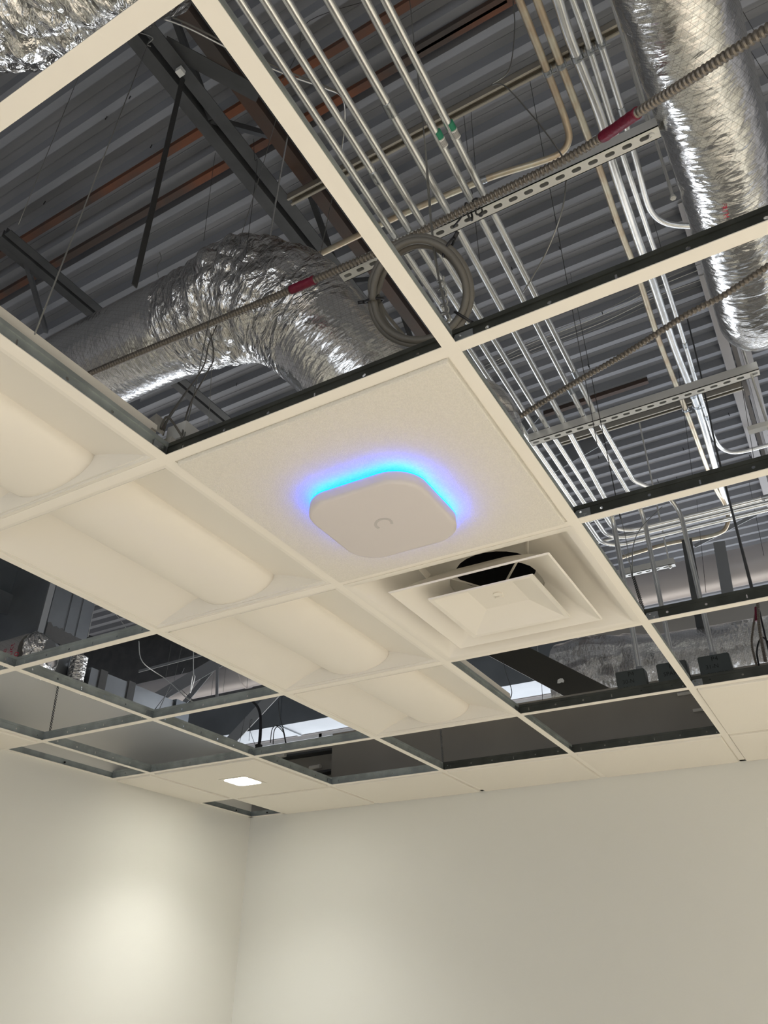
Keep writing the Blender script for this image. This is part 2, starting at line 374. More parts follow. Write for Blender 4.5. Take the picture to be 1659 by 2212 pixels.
# ---------------------------------------------------------------- tiles
def tile(i0, i1, j0, j1, label, mt=TILE, cut=None, name='ceiling_tile', group='white tegular ceiling tiles'):
    x0 = i0*S if i0 > -4.4 else XL; x1 = i1*S; y0 = j0*S; y1 = j1*S if j1 < 5.7 else YF
    def rc(ins, r): return rrect(x1-x0-2*ins, y1-y0-2*ins, r, 3, (x0+x1)/2, (y0+y1)/2)
    m = MB(); hs = [rrect(*cut)] if cut else []
    cx = (x0+x1)/2; cy = (y0+y1)/2
    if hs:
        m.plate(rc(.0155, .003), hs, (0, 0, .0047), (1, 0, 0), (0, 1, 0), (0, 0, 1), .0234)
    else:
        loft(m, [[(a, b, -.0075) for a, b in rc(.0175, .002)], [(a, b, -.006) for a, b in rc(.0155, .003)], [(a, b, .0022) for a, b in rc(.0150, .003)],
             [(a, b, .0022) for a, b in rc(.0045, .001)], [(a, b, .016) for a, b in rc(.0045, .001)]])
    r = thing(name, label, 'ceiling tile', (cx, cy, 0), group)
    m.build('tile_panel', mt, r)
    return r
tile(-1, 0, 1, 2, 'white speckled tile that carries the blue-lit access point', TILEA)
tile(0, 1.98, 4, 5, 'wide solid tile at the right edge, upper of the two')
tile(0, 1.98, 5, 5.75, 'narrow solid tile at the far wall, rightmost')
tile(-1, 0, 5, 5.75, 'narrow tile at the far wall, left of the long main tee')
tile(-2, -1, 5, 5.75, 'narrow tile at the far wall below the farthest troffer')
tile(-3, -2, 5, 5.75, 'narrow tile at the far wall, right of the downlight tile')
tile(-4, -3, 5, 5.75, 'narrow tile at the far wall beside the dark corner opening')
tile(-4.41, -4, 4, 5, 'narrow tile between the left wall and the downlight tile')
tile(-4.41, -4, 2, 3, 'narrow tile at the left wall by the picture edge')
DX, DY = -3.5*S, 4.5*S
dt = tile(-4, -3, 4, 5, 'white tile holding the lit square downlight', cut=(.150, .150, .006, 3, DX, DY))
# downlight
d = thing('square_downlight', 'lit square recessed downlight glowing in the tile near the left wall', 'downlight', (DX, DY, 0))
m = MB().plate(rrect(.165, .165, .004, 2), [rrect(.138, .138, .022, 5)], (DX, DY, -.0085), (1, 0, 0), (0, 1, 0), (0, 0, 1), .002); m.build('trim_plate', WHITE, d)
m = MB(); q = rrect(.138, .138, .022, 5)
loft(m, [[(DX+a, DY+b, -.0085) for a, b in q], [(DX+a*.93, DY+b*.93, .012) for a, b in q], [(DX+a*.9, DY+b*.9, .07) for a, b in q]], False, True)
m.build('housing', WHITE, d)
m = MB(); loft(m, [[(DX+a*.985, DY+b*.985, -.0070) for a, b in q], [(DX+a*.985, DY+b*.985, -.004) for a, b in q]])
m.build('lens', emis('led_lens', (1, .985, .90), 62), d)['label'] = 'glowing white lens'
o = lamp('downlight_and_fill_beam', 'SPOT', (DX, DY, -.012), (0, 0, 0), 55, (1.0, 1.0, .95)); o.data.spot_size = math.radians(122); o.data.spot_blend = 1.0; o.data.shadow_soft_size = .05
for x, y in ((1.45, 2.74), (-2.13, .3), (2.9, 2.74), (.4, -2.2), (2.4, -.6), (-1.6, -2.2)):
    lamp('downlight_and_fill_beam', 'AREA', (x, y, -.02), (0, 0, 0), 7.0, (1.0, .985, .90), shape='SQUARE', size=.13)  # first matches a wall scallop; the rest are unseen lamps added for room light
# ---------------------------------------------------------------- troffers
def troffer(j, label):
    cx = -1.5*S; cy = (j+.5)*S
    r = thing('troffer_light', label, 'ceiling light', (cx, cy, 0), 'unlit volumetric troffers in one row')
    h = .2965
    m = MB()                                                     # rim lying on the tees
    m.plate(rrect(2*h, 2*h, .003, 2), [rrect(2*h-.026, 2*h-.026, .002, 2)], (cx, cy, .004), (1, 0, 0), (0, 1, 0), (0, 0, 1), .0044)
    m.build('rim', WHITE, r)
    a = h-.012; n = 16; zt = .062                                # curved reflectors either side of the lens
    def rz(x): t = (a-x)/(a-.121); return .003+(zt-.003)*(.75*t+.25*math.sin(t*math.pi/2))
    side = [(a-(a-.121)*k/n, rz(a-(a-.121)*k/n)) for k in range(n+1)]
    for sgn in (1, -1):
        m = MB(); vs = []
        for x, z in side: vs += [(cx+sgn*x, cy-.2845, z), (cx+sgn*x, cy+.2845, z)]
        m.add(vs, [(2*k, 2*k+1, 2*k+3, 2*k+2) for k in range(n)]); m.build('reflector', WHITE, r, smooth=True)
    for sg in (1, -1):                                           # upright end plates
        m = MB(); pts = [(cx+x, cy+sg*.2845, .0) for x, z in side]+[(cx-x, cy+sg*.2845, .0) for x, z in side[::-1]]
        pts += [(cx+x, cy+sg*.279, z+.002) for x, z in side]+[(cx-x, cy+sg*.279, z+.002) for x, z in side[::-1]]
        q = 2*n+2; m.add(pts, [(k, k+1, q+k+1, q+k) for k in range(q-1)]); m.build('end_plate', WHITE, r)
    m = MB(); loops = []                                          # shallow bulging lens
    def prof(w, z0, dep): return [(w*math.cos(math.pi*k/20), z0-dep*math.sin(math.pi*k/20)**.85) for k in range(21)]
    ys = ((-.284, 1), (.268, 1), (.279, .985), (.283, .96), (.2845, .93))
    for yy, sc in ys: loops.append([(cx+x, cy+yy, z) for x, z in prof(.122*sc, zt+.003, .054*sc)])
    vs = [p for l in loops for p in l]; fs = []
    for i in range(len(loops)-1):
        for k in range(20): fs.append((i*21+k, i*21+k+1, (i+1)*21+k+1, (i+1)*21+k))
    fs += [tuple(range(21)), tuple(range(4*21, 5*21))]
    m.add(vs, fs); m.build('lens', LENS, r, smooth=True, auto=50)
    m = MB(); m.tube([Vector((cx+x, cy+.2825, z)) for x, z in prof(.1225, .065, .056)], .0022, 6); m.build('lens_bead', WHITE, r, smooth=True)
    m = MB(); m.box((cx-.285, cy-.285, .0066), (cx-.280, cy+.285, .075)); m.box((cx+.280, cy-.285, .0066), (cx+.285, cy+.285, .075))
    m.box((cx-.28, cy-.285, .0066), (cx+.28, cy-.280, .075)); m.box((cx-.28, cy+.280, .0066), (cx+.28, cy+.285, .075)); m.box((cx-.285, cy-.285, .075), (cx+.285, cy+.285, .079))
    m.box((cx-.07, cy-.15, .079), (cx+.05, cy+.1, .115)); m.build('housing', WHITE, r)
for j, lab in enumerate(('nearest troffer, cut off by the left picture edge', 'second troffer from the left, largest one fully in view', 'third troffer, left of the air diffuser', 'farthest troffer, beside the openings before the far wall')):
    troffer(j, 'unlit white square '+lab)
# ---------------------------------------------------------------- access point
ax, ay = -.3175, .943
r = thing('access_point', 'white rounded square wireless access point ringed by a blue light', 'access point', (ax, ay, -.008))
def rr_loop(w, rad, z): return [(ax+a, ay+b, z) for a, b in rrect(w, w, rad, 10)]
m = MB(); loft(m, [rr_loop(.17, .04, -.0076), rr_loop(.17, .04, -.025)]); m.build('mounting_plate', BLACK, r)
m = MB(); loft(m, [rr_loop(.250, .066, -.0255), rr_loop(.257, .068, -.0275), rr_loop(.258, .068, -.046), rr_loop(.256, .067, -.050), rr_loop(.251, .065, -.053), rr_loop(.242, .061, -.054)])
m.build('body', mat('white_plastic', (.64, .60, .59), .5), r, smooth=True, auto=50)
m = MB(); loft(m, [rr_loop(.2550, .067, -.0255), rr_loop(.205, .050, -.0250)], False, False)
m.build('glow_strip', emis('blue_strip', (.0, .085, 1.0), 18.0), r)['label'] = 'blue light strip shining up on the tile'
m = MB(); loft(m, [rr_loop(.2588, .069, -.0285), rr_loop(.2588, .069, -.0262)], False, False)
lr = m.build('light_ring', emis('cyan_ring', (.0, .42, 1.0), 1.6), r); lr['label'] = 'glowing cyan blue ring'
m = MB(); arc = [(-.0125, .007), (-.0125, -.002)]+[(-.0125*math.cos(t*math.pi/10), -.002-.0105*math.sin(t*math.pi/10)) for t in range(1, 10)]+[(.0125, -.002), (.0125, .007)]
arc = [(-.011*math.cos(math.radians(a)), .011*math.sin(math.radians(a))) for a in range(-35, 216, 12)]
m.tube([Vector((ax+a*1.65+b*.4, ay-b*1.65, -.0540)) for a, b in arc],   .0034, 6)
for v in m.v: v.z = -.0540-(.0006 if v.z < -.0540 else 0)
m.build('logo', mat('logo_grey', (.50, .48, .47), .5), r)['label'] = 'small grey curved logo'
# ---------------------------------------------------------------- air diffuser
fx, fy = -.5*S, 2.5*S
r = thing('air_diffuser', 'white square air diffuser with stepped plates over a dark round neck', 'air vent', (fx, fy, 0))
def sq(w, z, rad=.004, n=5, dx=0, dy=0): return [(fx+dx+a, fy+dy+b, z) for a, b in rrect(w, w, rad, n)]
m = MB(); N_ = 24
cl = [(fx+a, fy+b, .10) for a, b in [(.108*math.cos(math.radians(t)), .108*math.sin(math.radians(t))) for t in [x*360/24+7.5 for x in range(24)]]]
loft(m, [sq(.593, .0018), sq(.593, -.001), sq(.560, -.001), sq(.550, .003), sq(.50, .035, .03), sq(.46, .066, .07), sq(.42, .078, .11), cl], False, False)
m.build('frame', WHITE, r, smooth=True, auto=40)
m = MB(); loft(m, [cl, [(x, y, .30) for x, y, z in cl]], False, False); m.build('neck', BLACK, r)['label'] = 'dark round duct neck'
m = MB(); loft(m, [sq(.428, -.004), sq(.420, -.007), sq(.385, .002, .006), sq(.32, .030, .03), sq(.27, .052, .06), sq(.235, .060, .09), sq(.232, .064, .09), sq(.27, .058, .06), sq(.33, .034, .03), sq(.39, .006, .006), sq(.428, -.004)], False, False)
m.build('outer_cone', WHITE, r, smooth=True, auto=35)
m = MB(); q = sq(.286, -.006, .003, 5, 0, .012); 
loft(m, [sq(.286, -.004, .003, 5, 0, .012), sq(.284, -.008, .003, 5, 0, .012), sq(.262, -.0065, .003, 5, 0, .012), sq(.125, .028, .003, 5, 0, .004), sq(.060, .029, .012, 5, 0, .004)], False, True)
loft(m, [sq(.286, -.004, .003, 5, 0, .012), sq(.13, .034, .003, 5, 0, .006)], False, True)
m.build('centre_plaque', WHITE, r, smooth=True, auto=8)
m = MB(); m.tube([Vector((fx+.002, fy-.006, .030)), Vector((fx+.002, fy-.006, .0255))], .0125, 16); m.build('screw_cap', WHITE, r)
for sx, sy in ((1, 1), (1, -1), (-1, 1), (-1, -1)):
    m = MB(); m.bar((fx+sx*.135, fy+sy*.135, .055), (fx+sx*.150, fy+sy*.165, .080), .018, .002, (sx, -sy, 0)); m.build('hanger_tab', WHITE, r)
m = MB()
for sx, sy in ((1, 1), (1, -1), (-1, 1), (-1, -1)): m.tube([Vector((fx+sx*.02, fy+sy*.02+.012, .045)), Vector((fx+sx*.10, fy+sy*.10, .062))], .003, 6)
m.tube([Vector((fx, fy+.012, .022)), Vector((fx, fy+.012, .047))], .012, 10); m.build('spider_bracket', WHITE, r)
# ---------------------------------------------------------------- steelwork
def chord(x, y0, y1, z, label, mt, gap=.03, leg=.05, nz=2.86, bolts=False, phase=0, name='roof_joist', top=True, web=True):
    r = thing(name, label, 'steel joist', (x, (y0+y1)/2, z))
    m = MB()
    for sg in (-1, 1):
        xa = x+sg*gap/2; m.prism([(0, 0), (sg*leg, 0), (sg*leg, .005), (sg*.005, .005), (sg*.005, leg), (0, leg)], (xa, y0, z), (1, 0, 0), (0, 0, 1), (0, y1-y0, 0))
    if bolts:
        yy = y0+.1
        while yy < y1: m.tube([Vector((x+.045, yy, z)), Vector((x+.045, yy, z-.008))], .009, 6); yy += .28
    m.build('bottom_chord', mt, r)
    m = MB()
    for sg in (-1, 1):
        xa = x+sg*gap/2; m.prism([(0, 0), (sg*leg, 0), (sg*leg, -.005), (sg*.005, -.005), (sg*.005, -leg), (0, -leg)], (xa, y0, nz+.065), (1, 0, 0), (0, 0, 1), (0, y1-y0, 0))
    if top: m.build('top_chord', mt, r)
    yy = y0+phase if web else 99; up = True
    while yy < y1-.6:
        a = (x, yy, z+.02) if up else (x, yy, nz+.04); b = (x, yy+.52, nz+.04) if up else (x, yy+.52, z+.02)
        MB().bar(a, b, .026, .026).build('web_bar', mt, r); yy += .52; up = not up
    return r
chord(-1.275, -1.0, 7.6, 2.33, 'grey twin-angle roof joist nearest behind the left opening', STEEL, gap=.028, leg=.058)
chord(-1.045, -1.0, 7.6, 2.36, 'brown bolted steel beam just left of the long main tee', BROWN, gap=.04, leg=.058, bolts=True, top=False, phase=99)
j0 = chord(-2.57, 1.02, 6.4, 2.33, 'dark roof joist at the far left above the foil duct', STEEL, gap=.02, leg=.05, phase=.15, top=False, web=False)
for a_, b_ in ((px(50, 545, z=2.36), px(100, 716, z=2.9)), (px(60, 545, z=2.36), px(150, 640, z=2.8))): MB().bar(a_, b_, .024, .024).build('web_bar', STEEL, j0)
chord(.46, 3.0, 8.4, 2.33, 'grey steel joist at the right edge beyond the duct end', mat('joist_grey', (.30, .29, .29), .6, .2), gap=.05, leg=.05, phase=.1)
for k, (a, b, lab) in enumerate((((0, 540), (560, 205), 'rusty bridging angle crossing the left opening, upper of two'), ((0, 635), (600, 285), 'rusty bridging angle crossing the left opening, lower of two'),
                 ((880, 110), (1090, -10), 'rust-brown angle under the deck at top centre'), ((1180, 905), (1395, 812), 'rust-streaked thin angle under the deck behind the right conduits'))):
    P = px(*a, z=2.892); x0 = P.x-(3 if k < 2 else 0); Q = px(*b, z=2.892); yy = (P.y+Q.y)/2
    m = MB().prism([(0, 0), (.036, 0), (.036, .005), (.005, .005), (.005, .036), (0, .036)], (x0, yy, 2.892), (0, 1, 0), (0, 0, 1), ((6.5 if k < 2 else Q.x-P.x), 0, 0))
    solo('bridging_angle', m, RUST if k < 2 else BROWN, lab, 'steel angle')
m = MB(); A = px(355, 95, z=2.36); B = px(560, 205, z=2.36); m.bar(A, B, .07, .006); solo('gusset_plate', m, STEEL, 'flat grey brace plate between the two joists at upper left', 'steel plate')
# struts
def strut(xa, xb, y, z, label, opened_up=True, group=None):
    r = thing('strut_channel', label, 'strut channel', ((xa+xb)/2, y, z), group)
    w = .0206; t = .0026; L = xb-xa; hs = []; k = .026
    while k < L-.02: hs.append(rrect(.0286, .0143, .007, 5, k, 0)); k += .0508
    zb = z if opened_up else z+.0413
    m = MB().plate([(0, -w), (L, -w), (L, w), (0, w)], hs, (xa, y, zb+(t/2 if opened_up else -t/2)), (1, 0, 0), (0, 1, 0), (0, 0, 1), t)
    m.build('slotted_back', STRUT if opened_up else RAILM, r)
    sg = 1 if opened_up else -1; z0 = z if opened_up else z+.0413
    m = MB()
    for s in (-1, 1):
        m.prism([(s*w, 0), (s*w, sg*.0413), (s*(w-.0095), sg*.0413), (s*(w-.0095), sg*.034), (s*(w-.0115), sg*.034), (s*(w-.0115), sg*(.0413-t)), (s*(w-t), sg*(.0413-t)), (s*(w-t), 0)],
                (xa, y, z0), (0, 1, 0), (0, 0, 1), (L, 0, 0))
    m.build('channel_sides', STRUT if opened_up else RAILM, r)
    return r
P = px(1411, 293, z=1.24)
s1 = strut(-.70, .385, 1.296, 1.24, 'slotted metal strut under the conduits, nearest, tied to the flexible conduit')
s2 = strut(px(1148, 962, z=1.24).x, px(1640, 800, z=1.24).x, 2.52, 1.24, 'slotted metal strut under the conduits, second, crossing at right centre')
s3 = strut(-.60, -.165, 4.02, 1.24, 'short slotted strut hanging before the pale round ducts')
strut(px(605, 412, z=2.29).x, .60, 1.552, 2.29, 'high open-faced strut near the deck, nearest, clamping the right conduits', False)
strut(-.72, px(1607, 843, z=2.29).x, 3.99, 2.29, 'high open-faced strut near the deck, farther, behind the second slotted strut', False)
def rod(x, y, z0, z1, label, r=.0048, group='threaded rods of the struts', top=True):
    t = thing('threaded_rod', label, 'threaded rod', (x, y, z0), group)
    MB().tube([Vector((x, y, z0)), Vector((x, y, z1))], r, 8).build('rod', STRUT, t)
    MB().tube([Vector((x, y, z0+.004)), Vector((x, y, z0+.012))], r*2.1, 6).build('nut', STRUT, t)
rod(.362, 1.296, 1.226, 2.92, 'threaded rod at the right end of the nearest slotted strut')
Q = px(1455, 430, z=1.30); rod(Q.x, Q.y, 1.30, 2.92, 'loose threaded rod ending beside the right foil duct')
rod(px(1622, 806, z=1.24).x, 2.52, .93, 2.92, 'threaded rod through the right end of the second slotted strut')
MB().bar((px(1608, 905, y=2.52).x, 2.52, .985), (px(1608, 905, y=2.52).x+.10, 2.52, .985), .03, .02).build('tmp', STRUT)
o = bpy.data.objects['tmp']; o.name = 'rod_bracket'; tag(o, 'small white bracket on the rod below the second slotted strut', 'bracket')
rod(-.195, 4.02, 1.226, 2.29, 'threaded rod carrying the short strut')
Q = px(700, 520, z=1.3)
# ---------------------------------------------------------------- conduits
def coupling(t, path, i, r, L=.045):
    a = path[i]; d = (path[i+1]-path[i]).normalized(); m = MB()
    m.tube([a-d*L/2, a-d*(L/2-.001), a+d*(L/2-.001), a+d*L/2], [r+.0016, r+.0028, r+.0028, r+.0016], 14)
    for e in (-.3, .3):
        c = a+d*L*e+Vector((0, 0, -r-.003)); m.tube([c, c+Vector((0, 0, -.004))], .0035, 6)
    m.build('coupling', CLAMP, t, smooth=True, auto=40)
def conduit(pts, r, label, mt=EMT, fil=.12, coup=(), group=None, clamps=(), sticker=None, fine=False):
    path = smooth_path(pts, 8) if fine else fillet(pts, fil)
    c = path[len(path)//2]; t = thing('electrical_conduit', label, 'conduit', c, group)
    MB().tube(path, r, 14).build('pipe', mt, t, smooth=True, auto=60)
    for f in coup:
        L = sum((path[i+1]-path[i]).length for i in range(len(path)-1)); acc = 0; tgt = f*L
        for i in range(len(path)-1):
            l = (path[i+1]-path[i]).length
            if acc+l >= tgt: coupling(t, [path[i]+(path[i+1]-path[i])*((tgt-acc)/l), path[i+1]], 0, r); break
            acc += l
    for y in clamps:
        for i in range(len(path)-1):
            a, b = path[i], path[i+1]
            if (a.y-y)*(b.y-y) <= 0 and abs(a.y-b.y) > 1e-5:
                q = a+(b-a)*((y-a.y)/(b.y-a.y)); m = MB(); d = (b-a).normalized()
                m.tube([q-d*.012, q+d*.012], r+.002, 14)
                for s in (-1, 1): m.box((q.x+s*(r+.002)-.003, q.y-.012, q.z-.002), (q.x+s*(r+.002)+.003, q.y+.012, q.z+(r+.012)))
                m.bar(q+Vector((-.004, 0, -r-.006)), q+Vector((r+.018, .004, -r-.004)), .004, .004)
                m.build('clamp', CLAMP, t); break
    if sticker:
        q, d = sticker; m = MB(); d = d.normalized(); m.tube([q-d*.010, q+d*.014], r+.0006, 14); m.build('green_label', GREENL, t)
        m = MB(); m.tube([q+d*.017, q+d*.045], r+.0006, 14); m.build('barcode_label', PAPER, t)
        m = MB(); n_ = Vector((1, 0, 0))
        for k in range(7): m.tube([q+d*(.021+.003*k), q+d*(.0222+.003*k)], r+.0009, 14)
        m.build('barcode_lines', INK, t)
    return t
xs1 = [-.476, -.421, -.37, -.277, -.194, -.15]; xs2 = [-.486, -.438, -.384, -.309, -.219, -.17]; xd = [0, 0, 0, -.345, -.190, -.010]
ye = [3.73, 3.66, 3.60]
for i in range(6):
    x0 = xs1[i]+.02*(1.9/1.22); z = 1.2945; r_ = .0117 if i != 3 else .0130
    st = None
    if i == 4: q = px(948, 288, z=z); st = (Vector((xs1[i]+.009, q.y, z)), Vector((-.01, 1, 0)))
    if i == 5: q = px(977, 268, z=z); st = (Vector((xs1[i]+.009, q.y, z)), Vector((-.01, 1, 0)))
    if i < 3: pts = [(x0, -.8, z), (xs1[i], 1.296, z), (xs2[i], 2.52, z), (xs2[i]+.005, ye[i], z), (3.2, ye[i]+.03, z)]
    else: pts = [(x0, -.8, z), (xs1[i], 1.296, z), (xs2[i], 2.52, z), (xs2[i]+(.008 if i > 3 else -.02), 3.12 if i == 5 else 3.2, z), (xd[i], 3.4, z), (xd[i], 3.4, .435)]
    cp = {0: (.38-.06, .66), 1: (.23, .655), 2: (.645,), 3: (.335, .66, .80), 4: (.62, .86), 5: (.60, .84)}[i]
    conduit(pts, r_, 'silver conduit of the left bundle, '+['leftmost, beside the long main tee', 'second from the left', 'third from the left, bending right at the far end', 'fourth, widest, dropping to the first wall box', 'fifth, dropping to the middle wall box', 'sixth and rightmost, dropping to the last wall box'][i], EMT, .13, cp if i < 3 else cp[:1], 'left bundle of parallel conduits', sticker=st)
# back layer of pipes across the far end
for k, (yy, zz, rr) in enumerate(((3.86, 1.42, .010), (3.92, 1.46, .010), (3.50, 1.36, .008))):
    conduit([(-1.4-.1*k, yy+.25*k, zz), (-.5, yy, zz), (3.2, yy+.05, zz+.05)], rr, 'thin silver pipe crossing behind the conduit bends, '+['lowest', 'middle', 'upper'][k], EMT, .2, group='thin pipes crossing at the far end')
ZR = 2.262
def zp(l, z=ZR): return [px(u, v, z=z) for u, v in l]
conduit(zp([(1090, -90), (1122, 0), (1168, 117), (1208, 222)])+[px(1222, 262, z=2.25), px(1229, 300, z=2.22), px(1212, 330, z=2.2), px(1165, 350, z=2.19), px(1060, 383, z=2.19), px(950, 428, z=2.19), px(850, 472, z=2.19), px(730, 530, z=2.19), px(665, 562, z=2.19)], .0150,
        'tan stained conduit of the right bundle that bends left behind the strut', EMTT, coup=(.56,), clamps=(1.56,), fine=True)
conduit(zp([(1128, -90), (1160, 0), (1198, 103), (1240, 215), (1290, 350), (1341, 500), (1382, 608), (1425, 740), (1483, 890), (1541, 1045)])+[px(1566, 1090, z=2.23), px(1572, 1130, z=2.1), px(1545, 1155, z=2.05), px(1440, 1175, z=2.05), px(1340, 1205, z=2.05)], .0152,
        'tan stained conduit of the right bundle running straight to the far end', EMTT, coup=(.17,), clamps=(1.56, 3.99), fine=True)
conduit(zp([(1172, -90), (1205, 0), (1232, 85), (1297, 253), (1322, 350), (1372, 500), (1410, 608), (1457, 750), (1510, 890), (1557, 1050), (1580, 1120)]), .0215,
        'widest silver conduit in the middle of the right bundle', EMT, coup=(.62,), clamps=(1.56, 3.99), fine=True)
conduit(zp([(1205, -90), (1237, 0), (1262, 70), (1300, 190), (1350, 350), (1400, 500), (1437, 608), (1480, 745), (1505, 830), (1532, 915)])+[px(1545, 950, z=2.25), px(1565, 972, z=2.25), px(1600, 976, z=2.25), px(1670, 958, z=2.25)], .0135,
        'slim silver conduit of the right bundle ending in a bend beyond the duct', EMT, coup=(.60, .80), clamps=(1.56,), fine=True)
conduit(zp([(1237, -90), (1267, 0), (1285, 55), (1322, 170), (1350, 262), (1375, 350), (1394, 425)])+[px(1408, 458, z=2.26), px(1430, 478, z=2.26), px(1465, 487, z=2.26), px(1540, 490, z=2.26)], .0145,
        'rightmost silver conduit that hooks right toward the foil duct', EMT, coup=(.42,), clamps=(1.56,), fine=True)
# ---------------------------------------------------------------- wall boxes with handwriting
for i, (x, txts, lab) in enumerate(((-.395, ('P4', '30-N', '32-N'), 'grey electrical box marked 30-N and 32-N on the wall top, left of three'),
                    (-.195, ('P4', 'SPARE'), 'grey electrical box on the wall top half hidden by the long tee, middle of three'),
                    (-.010, ('P4', '31-N', 'CONTROL'), 'grey electrical box marked 31-N on the wall top, right of three'))):
    w_ = .135; zt = .44 if i else .435; y0 = 3.385
    if i == 0: x = -.385
    t = thing('junction_box', lab, 'electrical box', (x, y0, .30), 'electrical boxes on the wall top')
    MB().box((x-w_/2, y0-.02, .345), (x+w_/2, y0+.045, zt)).build('box', BOXM, t, bevel=.004)
    m = MB()
    for q, s_ in enumerate(txts):
        sz = .030 if q == 0 else (.027 if len(s_) < 6 else .021)
        m.text(s_, sz, lambda a, b, q=q: Vector((x-w_*.30+(.03 if q == 0 else 0)+a, y0-.0206, zt-.030-.033*q+b)))
    m.build('handwriting', INK, t)
    MB().tube([Vector((xd[i+3], 3.4, zt-.005)), Vector((xd[i+3], 3.4, zt+.018))], .016, 12).build('connector', CLAMP, t)
# short pipe stubs through the board
for k, (u, v, lab) in enumerate(((1478, 1498, 'short white pipe stub in the board right of the boxes, upper'), (1512, 1533, 'short white pipe stub in the board right of the boxes, lower'),
                               (610, 1633, 'short white pipe stub in the dark wall cavity, upper'), (685, 1657, 'short white pipe stub in the dark wall cavity, lower'))):
    P = px(u, v, y=YF-.02 if k < 2 else YF+.03); m = MB()
    if k < 2: m.tube([P+Vector((-.03, 0, 0)), P+Vector((.05, 0, 0))], .008, 10)
    else: m.tube([P+Vector((-.05, .0, 0)), P+Vector((.03, -.01, 0))], .012, 12)
    solo('pipe_stub', m, WHITE, lab, 'pipe', smooth=True, auto=50)
# ---------------------------------------------------------------- foil ducts
def crum(amp, sc, an=1.0, env=None, seed=0):
    def f(L, th, p):
        q = Vector((p.x*sc, p.y*sc, p.z*sc))+Vector((seed, seed*1.7, 0))
        d = noise.voronoi(q, distance_metric='DISTANCE', exponent=2.5)[0]
        v = (d[1]-d[0]); w2 = noise.noise(q*.6)+.5*noise.noise(q*1.9)
        e = env(L) if env else 1
        return amp*e*(-.9*(1-min(v*2.2, 1))**2+.9*w2*an)
    return f
# elbow duct
path = [px(-200, 995, z=1.61), px(-70, 930, z=1.62), px(60, 866, z=1.62), px(180, 806, z=1.62), px(320, 738, z=1.61), px(430, 690, z=1.60), px(530, 652, z=1.56), px(612, 660, z=1.47), px(685, 718, z=1.34), px(760, 796, z=1.18), px(835, 878, z=1.03), px(910, 960, z=.85)]
nk = Vector((fx, fy, .75)); path += [Vector((fx-.03, fy-.04, .62)), Vector((fx, fy, .48)), Vector((fx, fy, .28))]
sp = smooth_path(path, 10); sp = resample(sp, .012); n = len(sp)
Lc = sum((path[i+1]-path[i]).length for i in range(6))
pass
rad = []
acc = 0
for i, p in enumerate(sp):
    if i: acc += (sp[i]-sp[i-1]).length
    rr = .212; d_ = acc-Lc
    rr += .045*math.exp(-((d_-.1)/.30)**2)
    if acc > Lc+.75: rr -= min(.095, (acc-Lc-.75)*.15)
    rad.append(rr)
env = lambda L: .05+1.15*math.exp(-((L-Lc-.03)/.29)**2)
t = thing('foil_duct', 'big crumpled foil flexible duct elbow filling the left opening', 'air duct', sp[len(sp)//2])
def elbow_fn(L, th, p):
    e = env(L); a = crum(.016, 9, 1.0, env)(L, th, p)
    fold = math.sin(L*70+2.5*math.sin(th*2)+3*noise.noise(p*5))*.006*math.exp(-((L-Lc)/.30)**2)
    return a+fold
m = MB().tube(sp, rad, 110, fn=elbow_fn); Ls_ = [0]
for i in range(1, len(sp)): Ls_.append(Ls_[-1]+(sp[i]-sp[i-1]).length)
for i in range((len(sp)-1)*110): q = Ls_[i//110]-Lc+.07*noise.noise(Vector((i % 110/12, 0, 3))); m.mi[i] = 0 if -.36 < q < .42 else 1
m.build('jacket', [FOILC, FOILS], t, smooth=True, auto=38)
# right duct
pr_ = [px(1290, -260, z=1.30), px(1455, 0, z=1.30), px(1490, 170, z=1.30), px(1530, 330, z=1.30), px(1560, 480, z=1.30), px(1585, 590, z=1.30), px(1602, 655, z=1.32)]
e_ = pr_[-1]; pr_ = [Vector((.505+.012*min(k, 3)-.012, q.y, 1.30)) for k, q in enumerate(pr_)]; e_ = pr_[-1]
pr_ += [e_+Vector((.005, .10, .03)), e_+Vector((.01, .17, .12)), e_+Vector((.01, .185, .26)), e_+Vector((.01, .185, .6)), e_+Vector((.01, .185, 1.3))]
sp2 = resample(smooth_path(pr_, 10), .014)
t = thing('foil_duct', 'straight scrim-patterned foil duct hanging at the right edge', 'air duct', sp2[len(sp2)//3])
MB().tube(sp2, .138, 72, fn=crum(.0022, 9, 1.6, None, 3)).build('jacket', FOILS, t, smooth=True, auto=40)
m = MB()
def on_r(u0, v0):
    def f(a, b):
        y_ = px(u0, v0, z=1.17).y+a; ph = math.radians(-90)+b/.134+PH; c = Vector((.517, 0, 1.30))
        return Vector((c.x+.1405*math.cos(ph), y_, c.z+.1405*math.sin(ph)))
    return f
PH = math.radians(55); m.text('SOLUTIONS', .05, lambda a, b: on_r(1640, 380)(a, b), dense=True); m.build('red_print', REDI, t)['label'] = 'red printed lettering'; m = MB()
PH = math.radians(34); m.text('ERGLAS', .045, lambda a, b: on_r(1625, 395)(a, b), dense=True); m.build('red_print', REDI, t)['label'] = 'red printed lettering'; m = MB()
PH = math.radians(-12); m.text('R1 M', .022, lambda a, b: on_r(1548, 448)(a, b), dense=True)
m.build('red_print', REDI, t)['label'] = 'red printed lettering'
